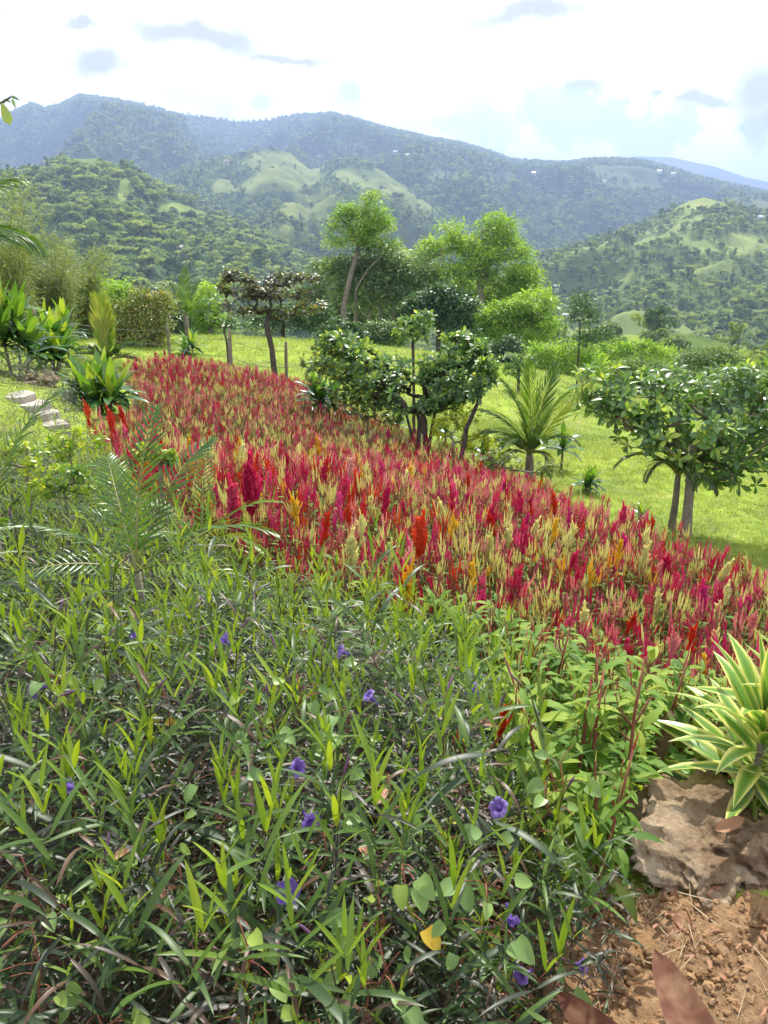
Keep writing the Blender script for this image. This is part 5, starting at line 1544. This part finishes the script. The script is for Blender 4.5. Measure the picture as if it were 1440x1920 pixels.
# positions
px = np.array([p[0] for p in PETUNIA]); py = np.array([p[1] for p in PETUNIA])
GX, GY = np.meshgrid(np.arange(px.min(), px.max(), .105), np.arange(py.min(), py.max(), .105))
GX = GX.ravel() + rng.uniform(-.055, .055, GX.size)
GY = GY.ravel() + rng.uniform(-.055, .055, GY.size)
k = inside(PETUNIA, GX, GY) & (np.hypot(GX, GY) > .82)
qx, qy = GX[k], GY[k]
qz = H(qx, qy)
uu, vv = proj(qx, qy, qz + .4)
vis = (uu > -110) & (uu < 1500) & (vv < 2300)
qx, qy, qz, uu = qx[vis], qy[vis], qz[vis], uu[vis]
rr_ = np.hypot(qx, qy)
od = np.argsort(rr_)
qx, qy, qz = qx[od], qy[od], qz[od]
print('petunia', len(qx))
FLOWERS = [(125, 1475, .50, 'at the lower left, in front of dark leaves'), (63, 1297, .55, 'at the left picture edge'), (558, 1440, .52, 'at the centre of the dark foreground'), (692, 1305, .55, 'right of the climbing vine leaves'), (640, 1222, .55, 'uppermost in the middle of the bed'),
           (893, 1293, .50, 'near the small scarlet bloom'), (935, 1515, .42, 'left of the rock'), (540, 1672, .50, 'lower centre, half closed'), (955, 1725, .30, 'left of the dirt patch'), (978, 1828, .22, 'low at the edge of the dirt patch'),
           (1092, 1812, .05, 'lying over the dirt patch edge'), (582, 1540, .45, 'deep purple below the central one'), (253, 1190, .55, 'upper left of the bed'), (420, 1200, .6, 'small, left of the vine leaves')]
for u, v, h_, wd in FLOWERS:
    x, y, z, t = hit(u, v, h_)
    p = at(u, v, t * .985)
    bx, by = p[0] + rng.uniform(-.05, .05), p[1] + rng.uniform(.02, .06)
    bz = h1(bx, by)
    hg = max(.22, p[2] - bz + .02)
    d = norm(np.array([rng.uniform(-1.2, 1.2), rng.uniform(-.9, .3), rng.uniform(-.3, .9)]))
    petunia((bx, by, bz), 'wild petunia with open purple flower ' + wd, 'flowering wild petunias', hg, 0, True, None, [(p - np.array([bx, by, bz]), d)])
# nearest plants with every leaf its own object
N1, N2 = 180, 275
LM2 = [(125, 1475, 'the lower left purple flower'), (63, 1297, 'the left edge flower'), (558, 1440, 'the central purple flower'), (692, 1305, 'the flower beside the vine'), (640, 1222, 'the uppermost flower'), (893, 1293, 'the scarlet bloom flower'),
       (935, 1515, 'the flower left of the rock'), (540, 1672, 'the half closed flower'), (955, 1725, 'the flower beside the dirt'), (253, 1190, 'the upper left flower'), (420, 1200, 'the small upper flower'), (1230, 1420, 'the leaning stake'), (330, 1595, 'the dark vine'), (745, 1605, 'the pale leaved vine'),
       (450, 1890, 'the round leaved vine'), (245, 930, 'the palm sapling'), (735, 1050, 'the golden plume'), (205, 1615, 'the withered bloom'), (478, 1285, 'the long leaved vine'), (850, 1450, 'the bright leaved vine'), (20, 1850, 'the bottom left corner'), (720, 1900, 'the bottom centre'), (40, 1060, 'the left golden shrub')]
for i in range(min(N1, len(qx))):
    hg = (rng.uniform(.44, .74) + .14 * (rng.uniform() < .22) + .06 * (qx[i] < -.4)) * (1 if qx[i] < .25 else .75)
    b_ = int(rng.uniform() < .16)
    petunia((qx[i], qy[i], qz[i]), '%s narrow leaved wild petunia%s %s' % ('tall' if hg > .6 else 'short' if hg < .48 else 'medium', ' in bud' if b_ else '', beside(LM2, *proj(qx[i], qy[i], qz[i] + hg * .8))), 'budding foreground petunias' if b_ else 'flowerless foreground petunias', hg, 0, True, None, (), b_)
KINDS_P = []
for _ in range(9):
    st_, lv = petunia_layout(rng.uniform(.5, .72))
    la_ = join([PL[k_][1].x(Mx) for Mx, k_ in lv])
    la_.t = np.clip(la_.t + .17, 0, 1)
    KINDS_P.append((to_mesh('petunia_stem', stem_arr(st_), M['petunia_stem']), to_mesh('petunia_foliage', la_, M['petunia_leaf']), join([stem_arr(st_).mat(1), la_])))
for i in range(N1, min(N2, len(qx))):
    a_, b_, _ = KINDS_P[int(rng.integers(0, 9))]
    root = thing('wild_petunia', (qx[i], qy[i], qz[i]), 'narrow leaved wild petunia in the middle rows of the bed', 'plant', 'flowerless middle row petunias', rng.uniform(0, 6.28))
    s_ = rng.uniform(.62, .98) * (1 - .3 * sstep(2.6, 3.3, qy[i]))
    root['label'] = '%s narrow leaved wild petunia %s' % ('tall' if s_ > .86 else 'short' if s_ < .72 else 'middling', beside(LM2, *proj(qx[i], qy[i], qz[i] + .4)))
    root.scale = (s_, s_, s_)
    root.rotation_euler = (rng.normal(0, .12), rng.normal(0, .12), rng.uniform(0, 6.28))
    obj('stem', a_, root)
    obj('foliage', b_, root)
PK = [to_mesh('petunia', a_, [M['petunia_leaf'], M['petunia_stem']]) for _, _, a_ in KINDS_P]
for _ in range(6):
    st_, lv = petunia_layout(rng.uniform(.5, .7), .2, None, 1.0, True)  # dark old leaves only: shade between the stems put into leaf colour
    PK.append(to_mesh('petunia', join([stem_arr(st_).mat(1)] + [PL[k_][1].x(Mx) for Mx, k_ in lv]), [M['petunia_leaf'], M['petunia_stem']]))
rest = np.arange(N2, len(qx))
# undergrowth: short leafy shoots between the stems, down to the soil
ux = np.concatenate([qx + rng.uniform(-.08, .08, len(qx)) for _ in range(3)])
uy = np.concatenate([qy + rng.uniform(-.08, .08, len(qx)) for _ in range(3)])
lx = rng.uniform(-6.5, -2.2, 1500); ly = rng.uniform(4.6, 11.5, 1500)
lk = ~inside(FIELD, lx, ly)
lx, ly = lx[lk], ly[lk]
ux, uy = np.concatenate([ux, lx]), np.concatenate([uy, ly])
bx_ = np.concatenate([qx[rest], ux]); by_ = np.concatenate([qy[rest], uy])
sz = np.concatenate([rng.uniform(.5, .85, len(rest)), np.where(np.arange(len(ux)) < len(ux) - len(lx), rng.uniform(.3, .66, len(ux)), rng.uniform(.4, .8, len(ux)))])
kp = np.hypot(bx_, by_) > .8
bx_, by_, sz = bx_[kp], by_[kp], sz[kp]
gn_scatter('petunia_undergrowth', np.stack([bx_, by_, H(bx_, by_)], -1), np.stack([rng.normal(0, .12, len(bx_)), rng.normal(0, .12, len(bx_)), rng.uniform(0, 6.28, len(bx_))], -1), sz, np.concatenate([rng.integers(0, 9, len(rest)), np.where(rng.uniform(size=len(ux)) < .8, rng.integers(9, 15, len(ux)), rng.integers(0, 9, len(ux)))])[kp], PK, 'dense narrow leaved undergrowth filling the petunia bed', 'undergrowth')

# vines with heart shaped leaves ---------------------------------------------------
VL = [(leaf(l_, l_ * .74, 8, .38, c_, 'heart', t_, 0, .015), ) for l_, c_, t_ in ((.042, .3, .5), (.048, .6, .42), (.034, .2, .65), (.044, .8, .35), (.037, .4, .75), (.042, .5, .97))]
VL_ME = [to_mesh('vine_leaf', a_[0], M['vine_leaf']) for a_ in VL]
VINES = [(478, 1285, .60, 'with long pointed leaves, middle of the bed'), (300, 1270, .58, 'with a yellowing leaf at left of the bed'), (330, 1595, .46, 'in the dark lower left of the bed'), (745, 1605, .5, 'with pale leaves right of the bottom centre'), (105, 1260, .58, 'at the left picture edge'), (815, 1575, .46, 'with yellow green leaves at lower right of the bed'),
         (450, 1890, .32, 'with round leaves at the bottom edge'), (985, 1800, .2, 'trailing beside the dirt patch'), (700, 1660, .45, 'climbing a stem in the lower middle'), (850, 1450, .5, 'with bright leaves right of the central flower'), (550, 1250, .6, 'right of the long pointed leaves'), (300, 1550, .48, 'left of the bottom centre'), (690, 1150, .6, 'at the back of the bed'), (40, 1590, .48, 'at the lower left edge'), (250, 1250, .58, 'left of the yellowing leaf'), (180, 1880, .3, 'low in the bottom left corner'), (590, 1890, .3, 'low at the bottom centre')]
for q_, wd in enumerate(('above the lower left flower', 'left of the central flower', 'below the central flower', 'right of the central flower', 'left of the half closed flower', 'below the uppermost flower', 'near the leaning stake', 'behind the flower beside the dirt', 'between the two lower flowers', 'low at the left edge', 'at the back left of the bed', 'in the upper middle of the bed')):
    VINES.append(((150, 400, 600, 720, 440, 640, 1040, 900, 700, 60, 200, 560)[q_], (1400, 1430, 1540, 1440, 1700, 1300, 1420, 1640, 1740, 1720, 1120, 1160)[q_], .52, wd))
for u, v, h_, wd in VINES:
    x, y, z, t = hit(u, v, h_)
    p = at(u, v, t)
    b = np.array([p[0] + rng.uniform(-.05, .05), p[1] + .06, 0]); b[2] = h1(b[0], b[1])
    root = thing('creeping_vine', b, 'heart leaved creeping vine ' + wd, 'vine', 'vines climbing through the petunias')
    q = p - b
    sp = np.linspace(0, 1, 9)
    pts = np.stack([q[0] * sp + .02 * np.sin(sp * 9), q[1] * sp ** 1.5 + .02 * np.cos(sp * 11) - .02, q[2] * sp], -1)
    obj('stem', to_mesh('vine_stem', tube(pts, np.linspace(.0025, .0015, 9), 4), M['celosia_stem']), root)
    for k in range(int(rng.integers(8, 13))):
        f = rng.uniform(.35, 1.05)
        pp = np.array([np.interp(f, sp, pts[:, i]) for i in range(3)])
        a_ = rng.uniform(-math.pi, math.pi)
        d0 = np.array([math.cos(a_) * .05, math.sin(a_) * .04 - .02, .03])
        e = pp + d0 * rng.uniform(.6, 1.3)
        lo = obj('leaf', VL_ME[int(rng.choice(6, p=[.26, .24, .22, .14, .11, .03]))], root, frame((d0[0], d0[1], -.02 + rng.uniform(-.03, .02)), (rng.normal(0, .3), -.5, 1), e, rng.uniform(.7, 1.15)))
        so = obj('leaf_stalk', to_mesh('leaf_stalk', tube([pp, (pp + e) / 2 + (0, 0, .006), e], .0011, 3, 0, .5, False), M['celosia_stem']), lo)
        so.matrix_parent_inverse = lo.matrix_basis.inverted()

# golden shrubs at the left ------------------------------------------------------------
KGo = [rosette(6, .045, .55, 'ovate', tc=.5, tj=.25, seg=3) for _ in range(4)]
for u, v, t, e, lab in ((130, 860, 4.6, [(150, 825, 60, 22), (105, 845, 46, 22), (205, 818, 30, 16)], 'golden leaved shrub above the palm sapling at left'), (50, 905, 4.1, [(40, 860, 44, 26), (80, 880, 36, 22), (5, 840, 30, 26)], 'golden leaved shrub near the left picture edge'),
                        (120, 930, 3.7, [(130, 890, 44, 26), (90, 915, 36, 22), (170, 915, 30, 20)], 'golden leaved shrub left of the palm sapling'), (300, 905, 4.4, [(275, 850, 26, 18), (310, 860, 22, 16)], 'golden leaved shrub behind the palm sapling')):
    tree('golden_shrub', lab, t, (u, v), [(u, v - 12), (u, v - 22)], e, 46, KGo, 'gold_leaf', 'bark', r_tip=.0018, r_base=.008, scale=(.8, 1.3))

# variegated dracaena --------------------------------------------------------------------
SL = [to_mesh('striped_leaf', leaf(l_, w_, 9, .22, c_, 'lance', 0, 0, 0, tw_, 7, True), M['striped_leaf']) for l_, w_, c_, tw_ in ((.34, .060, .3, .1), (.31, .056, .6, -.2), (.36, .062, .4, .25), (.27, .052, .12, 0), (.32, .058, .8, -.1))]
db = np.array([1.09, 1.86, h1(1.09, 1.86)])
root = thing('variegated_dracaena', db, 'green and yellow striped dracaena behind the rock at right picture edge', 'plant')
for (hx, hy, z0, z1, cnt) in ((.0, 0, .06, .40, 66), (.20, .12, .08, .58, 52), (.13, -.14, .02, .16, 16)):
    obj('stem', to_mesh('dracaena_stem', tube([(hx * .6, hy * .6, -.05), (hx * .9, hy, z0), (hx, hy, z1)], [.014, .012, .008], 6), M['bark']), root)
    for k in range(cnt):
        f = k / (cnt - 1)
        obj('leaf', SL[int(rng.integers(0, 5)) if f < .85 else 3], root, place(math.degrees(k * 2.399 + rng.uniform(-.2, .2)), -12 + 92 * f ** 1.1 + rng.uniform(-9, 9), (hx, hy, z0 + (z1 - z0) * f), rng.uniform(.85, 1.1), rng.uniform(-.3, .3)))

# rocks -------------------------------------------------------------------------------------
def rock_mat():
    m, g = new_mat('limestone')
    tcn = g.n('ShaderNodeTexCoord')
    v_ = tcn.outputs['Object']
    n1 = g.n('ShaderNodeTexNoise', {'Vector': v_, 'Scale': 7.0, 'Detail': 8.0, 'Roughness': .65})
    n2 = g.n('ShaderNodeTexNoise', {'Vector': v_, 'Scale': 34.0, 'Detail': 9.0, 'Roughness': .7})
    c = g.ramp(n1.outputs[0], [(.28, (.075, .038, .018)), (.44, (.19, .105, .048)), (.58, (.38, .27, .165)), (.74, (.58, .48, .35))])
    c = g.mix(.35, c, g.ramp(n2.outputs[0], [(.3, (.20, .13, .07)), (.7, (.60, .50, .38))]))
    p = g.n('ShaderNodeBsdfPrincipled', {'Base Color': c, 'Roughness': .92, 'Specular IOR Level': .2})
    b = g.n('ShaderNodeBump', {'Strength': 1.0, 'Distance': .03, 'Height': n2.outputs[0]})
    g.link(b.outputs[0], p.inputs['Normal'])
    o = g.n('ShaderNodeOutputMaterial')
    g.link(p.outputs[0], o.inputs[0])
    return m
M['rock'] = rock_mat()
def rock(sx, sy, sz_, seed, rough=.35, n=90):
    r0 = np.random.default_rng(seed)
    nr = r0.normal(size=(17, 3)); nr /= np.linalg.norm(nr, axis=1)[:, None]
    ds = r0.uniform(.55, .95, 17)
    th = np.linspace(0, math.pi, n); ph = np.linspace(0, 2 * math.pi, n * 2, endpoint=False)
    TH, PH = np.meshgrid(th, ph, indexing='ij')
    D = np.stack([np.sin(TH) * np.cos(PH), np.sin(TH) * np.sin(PH), np.cos(TH)], -1).reshape(-1, 3)
    dots = D @ nr.T
    R_ = np.where(dots > .05, ds[None] / np.maximum(dots, .05), 9).min(1)
    R_ = np.minimum(R_, 1.15)
    o_ = Vector((seed * 3.1, seed * 1.7, 0))
    V = []
    for d_, r_ in zip(D, R_):
        d = Vector(d_)
        p = d * r_
        r_ += .22 * mnoise.noise(p * 2.0 + o_) + .30 * (.35 - abs(mnoise.noise(p * 3.1 + o_))) + .12 * (.4 - abs(mnoise.noise(p * 6.5 + o_))) + .07 * (.4 - abs(mnoise.noise(p * 12 + o_))) + .04 * mnoise.noise(p * 25 + o_)
        r_ += rough * .16 * (.25 - abs(mnoise.noise(Vector((p.x * 5, p.y * 5, p.z * 2)) + o_ * 2)) ** .6)
        hol = mnoise.noise(d * 2.3 + o_ * 3)
        r_ -= rough * 1.1 * max(0, hol - .16)
        V.append((d.x * r_ * sx, d.y * r_ * sy, d.z * r_ * sz_))
    return A(V, grid_faces(n, n * 2, True))
for u, v, s, seed, tilt, lab in ((1335, 1580, (.25, .17, .08), 3, .1, 'large rugged tan limestone rock beside the dirt patch'), (1195, 1535, (.16, .10, .05), 8, 0, 'low flat tan rock left of the large rugged rock'), (1445, 1610, (.13, .12, .10), 5, .2, 'tan rock at the right picture edge under the dracaena'), (60, 718, (.35, .2, .13), 6, 0, 'reddish brown rock beside the left paving stones')):
    x, y, z, t = hit(u, v, 0 if u < 100 else .05)
    z = h1(x, y)
    o = obj('rock', to_mesh('rock', rock(*s, seed, .9 if s[0] > .2 else .6), M['rock']), None, rotz(seed * 1.3, (x, y, z + s[2] * .18), 1.25, tilt, tilt))
    tag(o, lab, 'rock')

# stakes -------------------------------------------------------------------------------------
M['stake'] = plain_mat('stake_bark', (.11, .06, .035), (.26, .16, .10), 22, .9, .8, stretch=(1, 1, .4))
M['cut'] = plain_mat('cut_wood', (.40, .28, .16), (.55, .42, .26), 40, .9)
for (u0, v0, u1, v1, t0, t1, r_, lab) in ((1205, 1490, 1262, 1342, 2.62, 2.50, .024, 'brown cut wooden stake leaning right before leafy celosia'), (1283, 1492, 1302, 1428, 2.60, 2.52, .011, 'short thin wooden stake behind the rock')):
    p0, p1 = at(u0, v0, t0), at(u1, v1, t1)
    b = np.array([p0[0], p0[1], h1(p0[0], p0[1])])
    root = thing('wooden_stake', b, lab, 'stake')
    s = np.linspace(0, 1, 9)[:, None]
    q = (p1 - b) * s + np.stack([.004 * np.sin(s[:, 0] * 9), .003 * np.cos(s[:, 0] * 7), 0 * s[:, 0]], -1)
    q[0, 2] -= .08
    obj('shaft', to_mesh('stake_shaft', tube(q, r_ * (1.15 - .25 * s[:, 0] + .05 * np.sin(s[:, 0] * 21)), 9), M['stake']), root)
    e = norm(q[-1] - q[-2])
    obj('cut_end', to_mesh('cut_end', tube([q[-1] - e * .001, q[-1] + e * .003], r_ * .86, 9), M['cut']), root)

# purple ti leaves at the lower right -----------------------------------------------------------
tb = np.array([.56, .72, h1(.56, .72)])
root = thing('ti_plant', tb, 'purplish brown ti plant leaves rising at the lower right corner', 'plant')
obj('stem', to_mesh('ti_stem', tube([(0, 0, -.05), (.005, 0, .1), (0, 0, .22)], [.012, .011, .009], 7), M['bark']), root)
for (u1, v1, t1, L_, W_, c_) in ((1055, 1884, 1.42, .40, .10, .5), (1243, 1800, 1.46, .42, .105, .35), (1500, 1990, 1.2, .36, .09, .8), (1330, 2150, 1.0, .34, .09, .9)):
    tip = at(u1, v1, t1) - tb
    b0 = np.array([0, 0, .2])
    d = tip - b0
    lf = leaf(np.linalg.norm(d) * 1.06, W_, 12, .3, .5, 'ovate', rng.uniform(.35, .6), 0, .02, .45, 7, False, .015)
    y_ = lf.V[:, 1]
    obj('leaf', to_mesh('ti_leaf', lf, M['ti_leaf']), root, frame(d + np.array([0, 0, .05]), (0, -.6, 1), b0))

# dirt patch: crumbs, straw, fallen leaves, weeds ------------------------------------------------
M['crumb'] = plain_mat('soil_crumb', (.17, .085, .04), (.40, .25, .13), 20, .95, .3)
def pebble(seed):
    r_ = np.random.default_rng(seed)
    th = np.linspace(0, math.pi, 5); ph = np.linspace(0, 2 * math.pi, 6, endpoint=False)
    V = [(math.sin(a_) * math.cos(b_) * q, math.sin(a_) * math.sin(b_) * q * .85, math.cos(a_) * q * .65) for a_ in th for b_ in ph for q in [r_.uniform(.7, 1.2)]]
    return A(V, grid_faces(5, 6, True))
CR = [to_mesh('crumb', pebble(i), M['crumb'], False) for i in range(5)]
n = 14000
x = rng.uniform(.25, 1.7, n); y = rng.uniform(.75, 2.5, n)
sc = np.clip(np.exp(rng.normal(-5.45, .6, n)), .0015, .016)
gn_scatter('soil_crumbs', np.stack([x, y, H(x, y) + sc * .2], -1), rng.uniform(0, 6.28, (n, 3)), sc, rng.integers(0, 5, n), CR, 'loose ochre crumbs of soil on the dirt patch', 'soil')
M['dead_leaf'] = leaf_mat('dead_leaf', [(0, (.20, .09, .05)), (.5, (.38, .20, .11)), (1, (.56, .38, .24))], rough=.7, trans=.25, tcol=(1.1, .9, .7))
M['straw'] = plain_mat('straw', (.24, .16, .09), (.55, .45, .30), 8, .8)
ST = []
for i in range(6):
    L_ = rng.uniform(.05, .14)
    ST.append(to_mesh('straw', leaf(L_, rng.uniform(.002, .007), 4, .3, rng.uniform(-.8, .8), 'linear', .5, 0, 0, rng.uniform(-1, 1)), M['straw']))
for i in range(3):
    ST.append(to_mesh('litter', leaf(.034, .014, 5, .7, rng.uniform(-1, 1.2), 'ovate', rng.uniform(.2, .6), 0, .004, rng.uniform(-.8, .8), 3), M['dead_leaf']))
n = 1000
cx_, cy_, _, _ = hit(1120, 1700)
x = cx_ + rng.normal(0, .20, n); y = cy_ + rng.normal(0, .16, n)
x[620:] = rng.uniform(.2, 1.6, 380); y[620:] = rng.uniform(1.0, 2.4, 380)
gn_scatter('dry_straw', np.stack([x, y, H(x, y) + rng.uniform(.004, .025, n)], -1), np.stack([rng.normal(0, .2, n), rng.normal(0, .5, n), rng.uniform(0, 6.28, n)], -1), rng.uniform(.25, 1.1, n), rng.integers(0, 9, n), ST, 'dry straw and withered leaf strips on the dirt', 'straw')
for u, v, L_, h_, lab in ((1118, 1748, .055, .012, 'curled reddish dead leaf on the straw'), (1268, 1752, .06, .015, 'pinkish dead leaf at the edge of bare dirt'), (1338, 1558, .075, .12, 'orange dead leaf caught on the rock'), (1262, 1892, .022, .006, 'small pale leaf chip near the ti leaf'), (1400, 1850, .02, .006, 'pale leaf chip at the right of the dirt'),
                          (1345, 1645, .07, .03, 'thin dry leaf lying below the rock'), (1150, 1600, .05, .02, 'small brown leaf behind the straw'), (1420, 1790, .05, .01, 'tan leaf at the right picture edge'), (205, 1615, .045, .45, 'orange withered bloom caught in lower left leaves'), (690, 1605, .05, .45, 'orange brown withered leaf caught at lower centre'), (300, 1692, .045, .40, 'pale orange leaf in the dark lower left'),
                          (725, 1475, .045, .5, 'pinkish withered petal right of the central flower'), (895, 1350, .04, .5, 'peach coloured withered bloom below the right flower'), (1180, 1840, .05, .01, 'brown dry leaf between the two ti leaves')):
    x, y, z, t = hit(u, v, h_)
    lf = leaf(L_ * 1.15, L_ * .55, 6, rng.uniform(.5, .9), rng.uniform(-1.0, 1.2), 'ovate', rng.uniform(.2, .8), 0, .006, rng.uniform(-.6, .6), 5, False, .06)
    o = obj('dead_leaf', to_mesh('dead_leaf', lf, M['dead_leaf']), None, frame((rng.normal(), rng.normal(), rng.normal(0, .2)), (rng.normal(0, .3), -.4, 1), (x, y, z + h_)))
    tag(o, lab, 'dead leaf')
for u, v, s, lab in ((1200, 1670, 1.0, 'small pale green weed on the dirt before the rock'), (1222, 1570, .6, 'tiny weed at the left foot of the rock'), (1330, 1455, 1.1, 'small leafy weed in the shade under the dracaena'), (1165, 1690, .7, 'low weed in the straw'), (1310, 1745, .4, 'tiny grass sprout on the bare dirt')):
    x, y, z, t = hit(u, v)
    root = thing('weed', (x, y, z), lab, 'weed')
    for k in range(int(16 * s) + 5):
        a_ = rng.uniform(0, 6.28); f = rng.uniform(.1, 1)
        e = np.array([math.cos(a_) * .05 * f * s, math.sin(a_) * .05 * f * s, (.02 + .05 * (1 - f)) * s])
        obj('leaf', VL_ME[int(rng.integers(0, 4))], root, frame((math.cos(a_), math.sin(a_), rng.uniform(-.1, .5)), (0, 0, 1), e, .42 * s ** .5))
    obj('stem', to_mesh('weed_stem', join([tube([(0, 0, -.01), (math.cos(k) * .02 * s, math.sin(k) * .02 * s, .03 * s), (math.cos(k) * .045 * s, math.sin(k) * .045 * s, .045 * s)], .001, 3) for k in range(6)]), M['celosia_leaf']), root)
# ------------------------------------------------------------------ tell like-labelled plants apart by their distance
same = {}
for o in scene.objects:
    if o.get('label') and o.name.split('.')[0] in ('wild_petunia', 'celosia_plant'):
        same.setdefault(o['label'], []).append(o)
ORD = ['nearest', 'second nearest', 'third nearest', 'fourth nearest', 'fifth nearest', 'sixth nearest', 'seventh nearest', 'eighth nearest', 'ninth nearest', 'tenth nearest']
for lab, os_ in same.items():
    if len(os_) > 1:
        os_.sort(key=lambda q: q.location.length)
        for k, q in enumerate(os_[:10]):
            q['label'] = (ORD[k] if len(os_) > 2 else ('nearer', 'farther')[k]) + ' ' + lab
# ------------------------------------------------------------------ haze
def haze():
    m, g = new_mat('haze')
    pv = g.n('ShaderNodeVolumePrincipled', {'Color': (.42, .56, .90, 1), 'Density': HAZE, 'Anisotropy': .3})
    o = g.n('ShaderNodeOutputMaterial')
    g.link(pv.outputs[0], o.inputs['Volume'])
    x, y0, y1, zb = 6200, -6200, 6200, -200
    zt = max(o_.matrix_world.translation.z + max(v_[2] for v_ in o_.bound_box) for o_ in scene.objects if o_.name in RIDGES) + 26
    V = [(-x, y0, zb), (x, y0, zb), (x, y1, zb), (-x, y1, zb), (-x, y0, zt), (x, y0, zt), (x, y1, zt), (-x, y1, zt)]
    Q = [(0, 3, 2, 1), (4, 5, 6, 7), (0, 1, 5, 4), (1, 2, 6, 5), (2, 3, 7, 6), (3, 0, 4, 7)]
    tag(obj('haze', to_mesh('haze', A(V, Q), m, False)), 'pale blue haze filling the valley air', 'haze', kind='stuff')
HAZE = 0.00031
haze()
